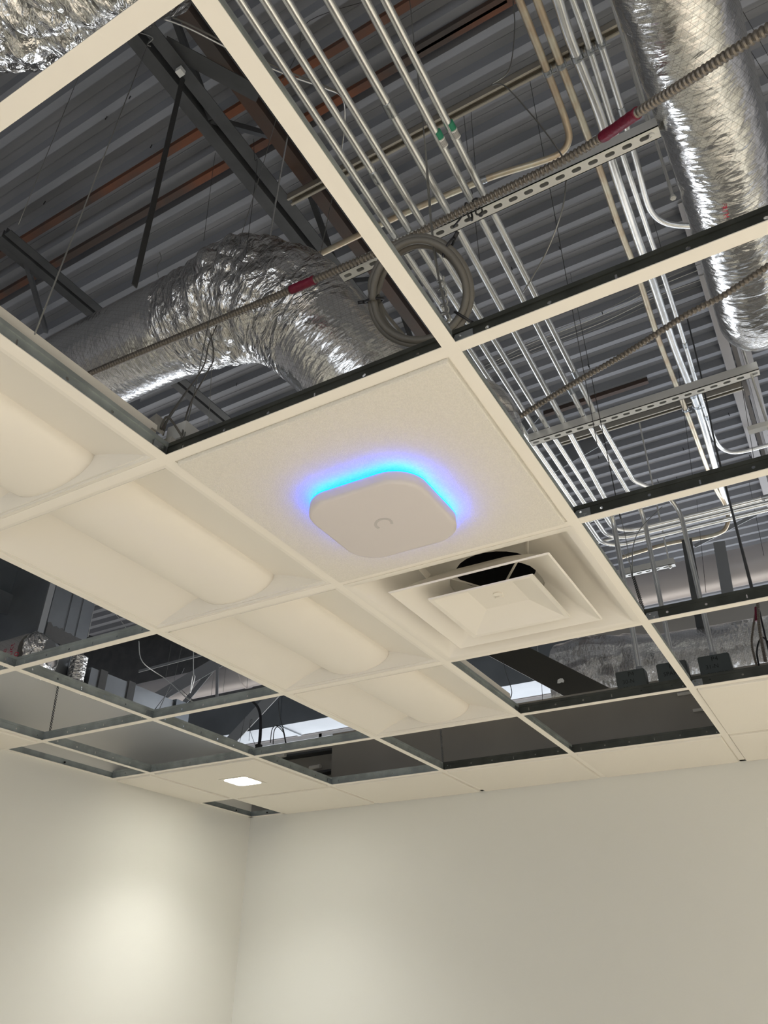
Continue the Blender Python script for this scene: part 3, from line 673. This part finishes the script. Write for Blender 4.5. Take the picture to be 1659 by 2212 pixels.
# top left duct
sp3 = resample(smooth_path([px(-420, 60, z=1.40), px(-230, 10, z=1.38), px(-60, -20, z=1.35), px(80, -40, z=1.33), px(210, -100, z=1.33), px(330, -190, z=1.33), px(430, -330, z=1.4)], 10), .012)
t = thing('foil_duct', 'crumpled foil duct at the top left corner', 'air duct', sp3[len(sp3)//2])
MB().tube(sp3, .195, 96, fn=lambda L, th, p: crum(.017, 10, .9, None, 9)(L, th, p)+.006*math.sin(L*80+3*noise.noise(p*6))).build('jacket', FOILC, t, smooth=True, auto=32)
# far foil duct behind the boxes
zc = .70; yc = 4.40
sp4 = resample(smooth_path([Vector((-1.0, yc, zc)), Vector((-.8, yc, zc)), Vector((-.5, yc, zc)), Vector((0, yc, zc)), Vector((1, yc, zc)), Vector((3.6, yc, zc))], 10), .03)
t = thing('foil_duct', 'long foil wrapped duct lying beyond the wall behind the electrical boxes', 'air duct', sp4[len(sp4)//2])
MB().tube(sp4, [.27+.075*math.exp(-((k*.03-.15)/.45)**2) for k in range(len(sp4))], 72, fn=crum(.010, 7, 1.2, lambda L: .25+1.4*math.exp(-((L-.35)/.35)**2), 5)).build('jacket', FOILS, t, smooth=True, auto=40)
# long pale round ducts
for k, (u, v0, v1, yy, lab) in enumerate(((1659, 1168, 1257, 5.2, 'long pale round duct crossing beyond the wall, upper of two'), (1659, 1266, 1318, 5.35, 'long pale round duct crossing beyond the wall, lower of two'))):
    a = px(u, v0, y=yy).z; b = px(u, v1, y=yy).z; rr = (a-b)/2*.86; zc_ = (a+b)/2
    t = thing('round_duct', lab, 'air duct', (-1.5, yy, zc_))
    MB().tube([Vector((-8, yy, zc_)), Vector((5.5, yy, zc_))], rr, 40).build('duct', PIPEW, t, smooth=True, auto=50)
    m = MB()
    for xx in (-6.1, -4.3, -3.05, -1.2, .6, 2.4): m.tube([Vector((xx, yy, zc_)), Vector((xx+.03, yy, zc_))], rr+.008, 40)
    m.build('seam_band', PIPEW, t, smooth=True, auto=50)
# large sheet metal duct above the bright window strip
yb = 4.85; zb = .371*(yb+.229)-.871; zt_ = px(1659, 1296, y=yb).z
t = thing('rectangular_duct', 'wide dark sheet metal duct just above the bright window strip', 'air duct', (-2, yb, zb))
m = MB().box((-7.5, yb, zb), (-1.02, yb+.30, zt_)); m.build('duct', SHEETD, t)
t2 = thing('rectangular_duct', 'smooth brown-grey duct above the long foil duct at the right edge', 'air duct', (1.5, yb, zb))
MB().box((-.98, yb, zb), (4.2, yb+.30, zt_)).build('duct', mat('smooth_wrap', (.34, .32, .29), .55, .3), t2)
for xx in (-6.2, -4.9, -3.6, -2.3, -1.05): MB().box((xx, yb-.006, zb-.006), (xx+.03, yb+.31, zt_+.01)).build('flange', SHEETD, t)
# ducts beyond the left wall
t = thing('rectangular_duct', 'grey sheet metal riser duct beyond the left wall with a mastic seam', 'air duct', (-3.3, 2.2, .3))
a = px(103, 1340, x=-3.1); b = px(196, 1340, x=-3.1)
MB().box((-3.6, a.y, .30), (-3.1, b.y, 2.6)).build('duct', SHEET, t)
m = MB(); c = px(140, 1375, x=-3.1)
vs = []; nn = 14
for k in range(nn+1):
    yy = a.y+(b.y-a.y)*k/nn; z_ = c.z-.02*k/nn; vs += [(-3.094, yy, z_+.035+.018*noise.noise(Vector((k*.7, 0, 0)))), (-3.094, yy, z_-.045+.02*noise.noise(Vector((k*.6, 5, 0))))]
m.add(vs, [(2*k, 2*k+1, 2*k+3, 2*k+2) for k in range(nn)]); mo = m.build('mastic_seam', MASTIC, t)
m = MB()
for f in (.42, .70): yy = a.y+(b.y-a.y)*f; m.box((-3.098, yy, .30), (-3.096, yy+.002, 2.6))
m.build('joint_line', WIRED, t)
t = thing('rectangular_duct', 'long sheet metal branch duct lying beyond the left wall', 'air duct', (-3.2, 2.8, .4))
A = px(200, 1432, x=-3.0); B = px(402, 1533, x=-3.0)
MB().box((-3.4, A.y, .18), (-3.0, B.y, (A.z+B.z)/2)).build('duct', SHEET, t)
m = MB()
for u in (212, 278): q = px(u, 1470, x=-3.0); m.box((-3.41, q.y, .17), (-2.992, q.y+.05, (A.z+B.z)/2+.008))
m.build('mastic_band', MASTIC, t)
q = px(375, 1530, x=-3.0); MB().box((-3.42, q.y, .17), (-2.985, q.y+.12, (A.z+B.z)/2+.01)).build('collar', SHEETD, t)
q = px(172, 1460, x=-3.0)
m = MB(); m.tube([Vector((-3.03, q.y, .2)), Vector((-3.03, q.y, .42)), Vector((-3.03, q.y, .66))], .045, 18, fn=crum(.008, 26, 1, None, 2)); solo('foil_collar', m, FOILT, 'small taped foil collar between the riser and the branch duct', 'duct collar', smooth=True, auto=30)
t = thing('rectangular_duct', 'dark sheet metal duct box at the left edge high above the wall', 'air duct', (-4, 2, 1.2))
A = px(-60, 1375, x=-3.5); B = px(94, 1330, x=-3.5)
m = MB().add([(-3.5, A.y-.1, .95), (-3.5, B.y, 1.03), (-3.5, B.y, 1.9), (-3.5, A.y-.1, 1.9), (-4.6, A.y-.1, .95), (-4.6, B.y, 1.03), (-4.6, B.y, 1.9), (-4.6, A.y-.1, 1.9)], [(0,1,2,3),(7,6,5,4),(0,4,5,1),(1,5,6,2),(2,6,7,3),(3,7,4,0)])
m.build('duct', SHEETD, t)
m = MB().box((-3.49, A.y-.5, .93), (-3.47, B.y, 1.05)); m.build('bottom_flange', SHEET, t)
# foil duct end with red writing
q0 = px(60, 1405, y=2.0); t = thing('foil_duct', 'pale foil duct with red lettering at the left picture edge', 'air duct', (-3.2, 2.05, q0.z))
cz = q0.z-.015; cyy = 2.05; RD = .12
pts = resample([Vector((-4.4, cyy, cz)), Vector((-2.93, cyy, cz))], .03)
MB().tube(pts, RD, 60, fn=crum(.003, 8, 1, None, 4)).build('jacket', foil('foil_matte', .2, (.85, .82, .78), .45, wscale=(6, 5, 1)), t, smooth=True, auto=40)
pts = resample([Vector((-2.945, cyy, cz)), Vector((-2.87, cyy+.03, cz+.01))], .006)
MB().tube(pts, [RD+.005-.06*(k/len(pts))**2 for k in range(len(pts))], 60, fn=crum(.007, 20, 1, None, 6)).build('tape_wrap', FOILT, t, smooth=True, auto=25)
m = MB()
for k, s_ in enumerate(('berglas', 'Service', 'ed Duct', 'pe 10')):
    xb = px(6+13*k, 1402, y=1.935).x+.006
    def f(a, b, xb=xb):
        ph = math.radians(240)-a/RD
        return Vector((xb-b, cyy+(RD+.009)*math.cos(ph), cz+(RD+.009)*math.sin(ph)))
    m.text(s_, .046 if k else .040, f, dense=True)
m.build('red_print', REDI, t)['label'] = 'red printed lettering'
# strap beside the riser and braces
def brace(A, B, w, label, mt=STEEL, name='steel_brace', cat='steel brace', th=.006, up=(0, 1, 0), ext=True):
    A = Vector(A); B = Vector(B)
    if ext:
        if B.z < A.z: A, B = B, A
        dd = B-A
        if dd.z > .02: B = A+dd*((2.94-A.z)/dd.z)
    m = MB().bar(A, B, w, th, up); d = (Vector(B)-Vector(A)).normalized(); return solo(name, m, mt, label, cat)
GST = mat('grey_paint_steel', (.30, .31, .32), .55, .4)
brace(px(85, 1372, x=-3.05), px(121, 1235, x=-3.05), .035, 'light grey punched hanger strap beside the riser duct', GST, 'hanger_strap', 'metal strap', up=(1, 0, 0))
brace(px(335, 1510, y=4.9), px(475, 1428, y=4.9), .13, 'grey steel brace slanting across the pale ducts at the left', GST, up=(0, 1, 0))
brace(px(478, 1622, y=4.4), px(592, 1500, y=4.4), .10, 'pale grey steel brace rising steeply in the opening with the black cable', GST)
brace(px(395, 1522, y=5.0), px(422, 1490, y=5.0), .06, 'short grey steel brace under the pale ducts', GST)
brace(px(1055, 1385, y=3.78), px(1315, 1520, y=3.78), .150, 'dark flat steel plate slanting before the long foil duct', mat('dark_plate', (.05, .048, .04), .7, .1), 'steel_plate', 'steel plate', th=.01, ext=False)
q = px(1211, 1470, y=3.76); m = MB(); m.plate([(-.020, -.012), (-.016, .006), (0, .012), (.012, .010), (.020, -.004), (.014, -.014), (.004, -.010), (-.006, -.014)], [], q, (1, 0, 0), (0, 0, 1), (0, 1, 0), .002)  # pale patch drawn where the plate has a hole, brightness put into the colour
solo('hole_patch', m, PAPER, 'pale ragged patch drawn for the bright hole in the slanting steel plate', 'pale patch')
brace(px(1062, 1405, y=4.0), px(1186, 1473, y=4.0), .012, 'thin bright metal edge strip left of the slanting steel plate', STRUT, 'edge_strip', 'metal strip', ext=False)
brace((px(1483, 1165, y=4.3).x, 4.3, px(1483, 1165, y=4.3).z), (px(1505, 1310, y=4.3).x, 4.3, .9), .06, 'dark grey upright strap before the pale ducts', STEEL, 'hanger_strap', 'metal strap', up=(0, 1, 0), ext=False)
brace(px(1553, 1170, y=4.6), px(1575, 1300, y=4.6), .07, 'grey upright post between the pale ducts and the conduit', GST, 'upright_post', 'steel post', ext=False)
brace(px(470, 1440, y=4.8), px(468, 1520, y=4.8), .03, 'thin grey upright rail in front of the pale duct at the left', GST, 'upright_rail', 'steel rail')
brace(px(1645, 1105, y=5.6), px(1500, 1180, y=5.6), .03, 'thin pale diagonal brace under the deck at the far right', GST, ext=False)
brace(px(300, 1450, y=4.2), px(490, 1400, y=4.2), .022, 'thin grey rail crossing the dark opening below the left tee', GST, 'thin_rail', 'steel rail', ext=False)
brace(px(310, 1420, y=5.6), px(395, 1450, y=5.6), .07, 'dark steel member deep in the left opening', STEEL)
brace(px(0, 530, z=2.45), px(90, 600, z=2.45), .05, 'dark steel knee brace at the left edge of the deck', STEEL, up=(0, 0, 1), ext=False)
# dark strap through left opening
m = MB().bar(px(395, 168, z=2.33), px(290, 618, z=1.12), .004, .022, (0, 1, 0)); solo('hanger_strap', m, WIRED, 'black hanger strap falling from the joist to the elbow duct', 'metal strap')
m = MB().box((px(388, 155, z=2.31).x-.012, px(388, 155, z=2.31).y-.012, 2.300), (px(388, 155, z=2.31).x+.016, px(388, 155, z=2.31).y+.016, 2.325)); solo('beam_clamp', m, PAPER, 'small white beam clamp on the grey joist', 'clamp')
# ---------------------------------------------------------------- flexible metal conduits
def flex(pts, r, label, tapes, pitch=.0135):
    sp = resample(smooth_path(pts, 12), pitch/4); rad = [r*(1.0 if i % 4 in (0,) else (.98 if i % 4 == 1 else (.74 if i % 4 == 2 else .78))) for i in range(len(sp))]
    t = thing('flexible_conduit', label, 'flexible conduit', sp[len(sp)//2])
    MB().tube(sp, rad, 12).build('armour', MCM, t, smooth=True, auto=25)
    for (u0, v0), (u1, v1) in tapes:
        def near(u, v):
            d = (R0*((u-829.5)/F)+R1*((v-1106)/F)+R2).normalized()
            return min(range(len(sp)), key=lambda i: ((sp[i]-CAM)-d*(sp[i]-CAM).dot(d)).length)
        i0, i1 = sorted((near(u0, v0), near(u1, v1)))
        q = sp[i0:i1:2]; MB().tube(q, [r*1.12+.0008*((k//2) % 2) for k in range(len(q))], 14, fn=lambda L, th, p: .0012*noise.noise(p*90)).build('red_tape', REDT, t, smooth=True)['label'] = 'dark red tape wrap'
    return t
flex([px(60, 872, z=1.27), px(185, 812, z=1.27), px(400, 722, z=1.25), px(655, 615, z=1.21), px(860, 525, z=1.20), px(1000, 455, z=1.20), px(1200, 355, z=1.20), px(1300, 297, z=1.165), px(1380, 242, z=1.08), px(1500, 165, z=.98), px(1659, 62, z=.90), px(1800, -25, z=.86)], .0138,
     'long ribbed metal flexible conduit with two red tape bands', [((1300, 297), (1380, 242)), ((628, 628), (683, 602))])
flex([px(1040, 955, z=.9), px(1115, 905, z=.9), px(1240, 828, z=.9), px(1350, 765, z=.9), px(1480, 682, z=.9), px(1560, 640, z=.9), px(1659, 575, z=.9), px(1800, 480, z=.9)], .0110,
     'ribbed metal flexible conduit crossing the right openings, without tape', [])
# zip tie on strut
q = px(1008, 458, z=1.2); t = thing('cable_tie', 'black cable tie holding the flexible conduit to the nearest strut', 'cable tie', q)
m = MB(); P = []
for k in range(25): a = 2*math.pi*k/24; P.append(q+Vector((0, .026*math.cos(a)+.02, .030*math.sin(a)+.025)))
m.tube(P, .0035, 6); P = [p+Vector((.03+.006*math.sin(i), 0, 0)) for i, p in enumerate(P)]; m.tube(P, .003, 6)
m.tube([q+Vector((0, -.005, -.0)), q+Vector((-.03, .01, -.006)), q+Vector((-.06, .03, 0))], .003, 6); m.build('tie_loops', BLACK, t, smooth=True)
# ---------------------------------------------------------------- cable coil
cc = px(911, 630, z=.31); nrm = (CAM-cc).normalized(); nrm = (nrm+Vector((-.15, 0, .25))).normalized()
e1 = nrm.cross(Vector((0, 0, 1))).normalized(); e2 = nrm.cross(e1)
t = thing('cable_coil', 'grey coil of cable hung on a wire beside the long main tee', 'cable coil', cc)
m = MB(); P = []
for k in range(4*40+1):
    a = 2*math.pi*k/40; lp = k/40; rr = .0915+.0045*math.sin(a*1.02+1)+[0, .008, .011, .003, .0][int(min(lp, 3.99))]*(1)+.002*math.sin(a*3)
    P.append(cc+e1*rr*math.cos(a)*.98+e2*rr*math.sin(a)+nrm*(.012*(lp-2)*.7+.003*math.sin(a*2)))
m.tube(smooth_path(P[::2], 3), .0072, 10); m.build('cable_loops', GREYC, t, smooth=True)
m = MB().tube(smooth_path([px(816, 640, z=.32), px(828, 672, z=.33), px(860, 712, z=.36), px(893, 752, z=.36), px(960, 830, z=.3)], 6), .0055, 10); m.build('cable_lead', GREYC, t, smooth=True)
for u, v in ((943, 543), (825, 645), (1003, 690)):
    q = px(u, v, z=.31); d = (q-cc); d = d-nrm*d.dot(nrm); d.normalize(); c = cc+d*.097; m = MB()
    m.tube([c+d*.019*math.cos(a)+nrm*.019*math.sin(a) for a in [2*math.pi*k/16 for k in range(17)]], .0028, 6)
    m.tube([c+d*.019, c+d*.034+nrm*.004], .004, 6); m.build('cable_tie', BLACK, t, smooth=True)
# ---------------------------------------------------------------- hanger wires
def wire(pts, label, r=.0014, mt=WIREM, cat='wire', name='hanger_wire', group='thin wires hanging from the roof', k=6):
    P = smooth_path([px(u, v, z=z) for u, v, z in pts], k) if len(pts) > 2 else [px(u, v, z=z) for u, v, z in pts]
    return solo(name, MB().tube(P, r, 6), mt, label, cat, group, smooth=True)
wire([(322, 88, 2.33), (75, 722, .04)], 'wire from the grey joist down to the left short tee')
wire([(190, 115, 2.9), (40, 485, 1.6)], 'loose wire at far left ending in mid air')
wire([(300, 70, 2.33), (330, 82, 2.32), (318, 96, 2.31), (326, 100, 2.31)], 'small twisted wire knot on the grey joist', .002)
wire([(600, 245, 2.33), (555, 400, 1.9), (505, 560, 1.45)], 'wire from the rusty joist to the top of the elbow duct')
wire([(622, 290, 2.30), (600, 410, 1.95), (582, 520, 1.62)], 'thick white rod wire hanging from the beam clamp beside the rusty joist', .004, EMT)
wire([(718, 425, 2.3), (690, 560, 1.7), (686, 596, 1.5)], 'wire with a kinked end right of the elbow duct', .002)
wire([(548, 300, 2.33), (550, 345, 2.2), (555, 360, 2.15), (530, 560, 1.4)], 'thin dark wire with a loop near the grey joist', .0012, WIRED)
wire([(465, 330, 2.9), (440, 520, 2.0)], 'short thin dark wire above the elbow duct', .0011, WIRED)
wire([(345, 545, 2.9), (348, 560, 2.8), (340, 575, 2.7), (342, 600, 2.5)], 'little curled wire at the crest of the foil duct', .0018)
# two wires and spiral twist at the first main tee joint
wire([(885, 0, 2.9), (920, 330, 1.1), (932, 480, .55), (948, 600, .22), (968, 690, .04)], 'long grey wire down to the joint of the main tee beside the coil', .0019)
wire([(918, 310, 1.2), (925, 420, .7), (940, 560, .30), (958, 640, .16)], 'second grey wire doubled beside the coil', .0019)
P = []
for k_ in range(90):
    f_ = k_/89; b_ = px(951+14*f_, 598+95*f_, z=.22-.17*f_); a_ = f_*2*math.pi*5.5; P.append(b_+Vector((.006*math.cos(a_), .006*math.sin(a_), 0)))
solo('twisted_wire_tail', MB().tube(P, .0018, 6), WIREM, 'spiral twisted wire tail just above the main tee joint', 'wire', 'thin wires hanging from the roof', smooth=True)
wire([(1108, 0, 2.9), (1112, 60, 2.6), (1100, 150, 2.2), (1062, 183, 2.15), (1090, 185, 2.1), (1150, 250, 1.9), (1210, 330, 1.5), (1222, 370, 1.35), (1215, 450, 1.2), (1180, 545, 1.12), (1130, 632, 1.1)], 'long curling grey wire looping over the right conduits', .0026, WIREM)
wire([(800, 0, 2.9), (668, 45, 2.5), (645, 110, 2.4), (610, 175, 2.3)], 'dark wire across the left conduits at the top', .0016, WIRED)
for k, (a, b, z0, z1, lab) in enumerate((((1015, 205), (1028, 380), 2.93, 2.0, 'left of the slotted strut near the stickers'), ((1142, 160), (1290, 960), 2.93, .75, 'passing behind the nearest long tee into the middle opening'), ((1002, 250), (1040, 600), 2.9, 1.6, 'thin one between the fourth and fifth conduits'),
        ((1232, 590), (1340, 1120), 2.6, .04, 'running down to the second cross tee'), ((1410, 470), (1435, 560), 2.9, 2.4, 'short one near the hooked conduit'),
        ((1455, 720), (1500, 1060), 2.9, 1.5, 'right of the tan conduit'), ((1600, 820), (1630, 1000), 2.0, 1.3, 'with a loose tail at the second strut end'), ((1610, 1000), (1650, 1200), 2.9, 1.2, 'at the right edge over the third tee'),
        ((1505, 1080), (1525, 1280), 2.6, .8, 'before the pale ducts, middle'), ((1380, 30), (1659, 580), 2.9, 1.9, 'behind the right foil duct'), ((1590, 60), (1659, 170), 2.9, 2.6, 'at the top right corner, left one'), ((1602, 20), (1665, 130), 2.9, 2.6, 'at the top right corner, right one'))):
    wire([(*a, z0), (*b, z1)], 'thin dark wire at right, '+lab, .0013, WIRED)
m = MB().tube([px(1485, 690, z=2.9), px(1512, 800, z=2.3), px(1545, 960, z=1.45), px(1575, 1080, z=.9), px(1625, 1274, z=.05)], .0045, 8); solo('support_rod', m, STEEL, 'dark slanting support rod down to the third cross tee at the right', 'rod')
m = MB().tube([px(1335, 1245, z=.10), px(1352, 1290, z=.08)], .001, 6)
def twist(a, b, z0, z1, label, r=.0016, n=9, mt=WIRED, amp=.004):
    for s_ in (0,):
        P = []; Q = []
        for k in range(n*8+1):
            f = k/(n*8); c = px(a[0]+(b[0]-a[0])*f, a[1]+(b[1]-a[1])*f, z=z0+(z1-z0)*f); an = f*n*2*math.pi
            d = e1*math.cos(an)+nrm*math.sin(an); P.append(c+d*amp); Q.append(c-d*amp)
        solo('twisted_wire', MB().tube(P, r, 6).tube(Q, r, 6), mt, label, 'wire', 'thin wires hanging from the roof', smooth=True)
twist((1368, 1245), (1391, 1322), .24, .04, 'black twisted hanger wire at the third joint of the main tee')
twist((126, 1480), (106, 1590), .34, .04, 'black twisted hanger wire against the bare board at the left')
twist((952, 1573), (957, 1650), .30, .04, 'grey twisted hanger wire against the bare board of the far wall', mt=WIREM)
wire([(1430, 1095, 1.0), (1385, 1140, .8), (1368, 1180, .6), (1366, 1245, .24)], 'grey wire bowing down to the black twist', .0018)
wire([(1340, 1110, 1.0), (1355, 1180, .7), (1365, 1245, .25)], 'straight grey wire joining the black twist', .0015)
wire([(1345, 1190, .9), (1368, 1230, .35)], 'short white wire slanting to the black twist', .0015, PAPER)
# wires under the elbow
wire([(470, 700, 1.3), (452, 740, 1.1), (440, 790, .8), (400, 850, .4), (365, 900, .15), (352, 940, .08)], 'grey wire loop hanging below the elbow duct, left strand', .0022, GREYC)
wire([(455, 720, 1.2), (462, 770, .9), (450, 800, .7), (412, 870, .3), (392, 945, .06)], 'grey wire loop hanging below the elbow duct, middle strand', .0022, GREYC)
wire([(462, 640, 1.2), (430, 800, .7), (398, 945, .06)], 'thin grey hanger wire below the elbow duct, right strand', .0015)
wire([(400, 850, .4), (350, 925, .1), (362, 900, .12), (395, 945, .05)], 'bent wire end at the corner of the left opening', .0025, GREYC)
wire([(470, 560, 2.0), (450, 930, .5)], 'thin straight wire in front of the elbow duct', .0011, WIREM)
# low voltage wire bundle
for k in range(5):
    m = MB().tube(smooth_path([px(1030+4*k, 812-6*k, z=2.5), px(1150, 762-7*k, z=2.46), px(1300, 705-8*k, z=2.45), px(1420, 650-10*k, z=2.46), px(1520, 615-12*k, z=2.5)], 8), .0017, 6)
    solo('signal_wire', m, PAPER if k % 2 else WIREM, ['nearest', 'second', 'middle', 'fourth', 'farthest'][k]+' of five thin pale wires strung high behind the left conduits', 'wire', 'thin pale wires strung side by side', smooth=True)
# pale double cable at upper left
for k in range(2):
    m = MB().tube(smooth_path([px(318+6*k, 30-10*k, z=2.2), px(400, 58-9*k, z=2.2), px(500, 108-9*k, z=2.2), px(610, 158-8*k, z=2.2), px(700, 190-5*k, z=2.2), px(738, 210, z=2.2), px(745, 260, z=2.15), px(735, 345, z=2.1)], 8), .0035, 8)
    solo('pale_cable', m, GREYC if k else EMT, ['lower', 'upper'][k]+' of two pale cables crossing below the deck at upper left', 'cable', smooth=True)
# red taped cables at far right
t = thing('cable_bundle', 'bundle of black and ribbed cables with red tape at the right edge', 'cable bundle', px(1640, 1400, y=3.42))
def yp(l, y): return smooth_path([px(u, v, y=y) for u, v in l], 8)
m = MB().tube(resample(yp([(1637, 1300), (1628, 1350), (1624, 1390), (1630, 1420), (1636, 1442)], 3.42), .003), [.0055 if i % 3 else .0040 for i in range(400)], 8); m.build('ribbed_cable', MCM, t)
m = MB().tube(resample(yp([(1637, 1300), (1640, 1350), (1646, 1390), (1654, 1430)], 3.40), .003), [.0075 if i % 3 else .006 for i in range(400)], 8); m.build('ribbed_cable', MCM, t)
m = MB().tube(yp([(1640, 1318), (1652, 1370), (1662, 1410)], 3.43), .004, 8); m.tube(yp([(1640, 1440), (1635, 1410), (1640, 1385), (1650, 1378), (1668, 1400)], 3.43), .004, 8); m.build('black_cable', BLACK, t)
m = MB().tube(yp([(1635, 1312), (1636, 1342)], 3.41), .0105, 12); m.build('red_tape', REDT, t)
# black flexible cable and loops in the left opening
t = thing('cable_drop', 'black ribbed cable dropping to a connector in the opening left of the troffers', 'cable', px(560, 1600, z=.05))
pth = [px(545, 1515, z=.55), px(557, 1528, z=.45), px(563, 1550, z=.33), px(562, 1590, z=.14), px(559, 1612, z=.07)]
m = MB().tube(resample(smooth_path(pth, 10), .002), [.0075 if i % 3 else .0062 for i in range(800)], 10); m.build('ribbed_cable', BLACK, t, smooth=True)
a = px(559, 1612, z=.065); m = MB().box((a.x-.012, a.y-.012, a.z-.025), (a.x+.012, a.y+.012, a.z+.008)); m.build('connector', BLACK, t, bevel=.002)
for k, (l, lab) in enumerate((([(601, 1512, .6), (604, 1545, .42), (612, 1575, .25), (618, 1605, .08)], 'thin black cable falling into the opening right of the black ribbed cable'), ([(584, 1604, .07), (588, 1575, .2), (598, 1567, .26), (610, 1575, .22), (617, 1606, .06)], 'arched black cable loop, outer one'), ([(590, 1607, .06), (592, 1580, .18), (600, 1570, .24), (612, 1582, .2)], 'arched black cable loop, inner one'),
            ([(538, 1600, .08), (540, 1560, .3), (545, 1555, .32), (540, 1575, .2), (552, 1612, .05)], 'thin black wire loop left of the black ribbed cable'), ([(530, 1545, .4), (518, 1602, .08)], 'thin straight black wire near the pale steep brace'))):
    wire(l, lab, .0022 if k < 3 else .0012, BLACK, 'cable', 'black_cable', None)
# wires in the opening of the left bands
for k, (l, lab, r_, mt_) in enumerate((([(300, 1385, 1.3), (308, 1430, 1.1), (360, 1468, 1.0), (400, 1505, .5), (425, 1520, .2)], 'bent white wire entering the left opening', .003, PAPER), ([(418, 1408, 1.2), (418, 1455, .9), (421, 1462, .85), (413, 1490, .8), (411, 1494, .8), (416, 1460, .86)], 'white wire ending in an open loop', .003, PAPER),
        ([(370, 1392, 1.6), (358, 1465, 1.0)], 'thin wire in the dark part, left one', .0012, WIREM), ([(392, 1400, 1.6), (376, 1470, 1.0)], 'thin wire in the dark part, right one', .0012, WIREM), ([(368, 1480, .9), (345, 1530, .05)], 'thin wire to the joint of the left tees', .0014, WIREM),
        ([(372, 1488, .7), (360, 1500, .5), (335, 1532, .04)], 'kinked wire to the joint of the left tees', .0014, WIRED), ([(380, 1480, .9), (420, 1515, .3)], 'dark wire slanting over the pale duct', .0016, WIRED), ([(463, 1440, 1.2), (455, 1515, .4)], 'hair-thin wire before the pale duct, left one', .001, WIREM), ([(488, 1440, 1.2), (480, 1512, .4)], 'hair-thin wire before the pale duct, right one', .001, WIREM),
        ([(536, 1450, 1.2), (533, 1490, .5)], 'hair-thin wire near the second troffer edge', .001, WIRED), ([(204, 1308, 1.9), (190, 1375, 1.2)], 'pale wire beside the riser duct', .0025, PAPER), ([(251, 1328, 1.6), (268, 1350, 1.4), (274, 1360, 1.3)], 'curved white wire at the edge of the troffer above the dark opening', .002, PAPER),
        ([(1085, 1415, .9), (1092, 1450, .5), (1105, 1490, .25), (1103, 1508, .1)], 'thin black wire curving in the opening beside the slanting plate', .0018, WIRED), ([(1170, 1472, .6), (1172, 1512, .06)], 'straight thin wire against the bright window', .0012, WIRED), ([(1161, 1395, 1.0), (1163, 1420, .9)], 'short thin wire over the slanting plate', .001, PAPER))):
    wire(l, lab, r_, mt_, 'wire', 'loose_wire', None)
# white label card on the troffer box
t = thing('carton_sleeve', 'white folded carton piece at the lower corner of the left opening', 'carton', px(350, 925, z=.1))
m = MB(); A = px(338, 893, z=.17); B = px(362, 912, z=.17); C_ = px(352, 940, z=.06); D_ = px(328, 925, z=.06)
m.add([A, B, C_, D_, A+Vector((-.10, .02, -.0)), D_+Vector((-.10, .02, 0))], [(0, 1, 2, 3), (0, 3, 5, 4)]); m.build('card_face', mat('carton_white', (.55, .53, .48), .7), t)
m = MB(); A = px(362, 928, z=.12); m.box((A.x, A.y, .085), (A.x+.05, A.y+.05, .125)); m.build('card_flap', PAPER, t)
# deck screws poking down
for k, (u, v) in enumerate(((282, 208), (231, 252), (98, 435), (328, 313), (1132, 103+50), (920, 437), (1208, 533), (1105, 577), (1322, 476), (1300, 673), (1292, 985), (1333, 1010), (1461, 1030), (1420, 1036), (1573, 892), (1475, 967), (1619, 983), (1270, 437+350), (512, 827))):
    P = px(u, v, z=2.93); m = MB().tube([P, P+Vector((.004, -.006, -.035))], .0028, 6)
    solo('deck_screw', m, BLACK, 'tiny black screw tip poking down through the metal deck', 'screw', 'screw tips under the deck')
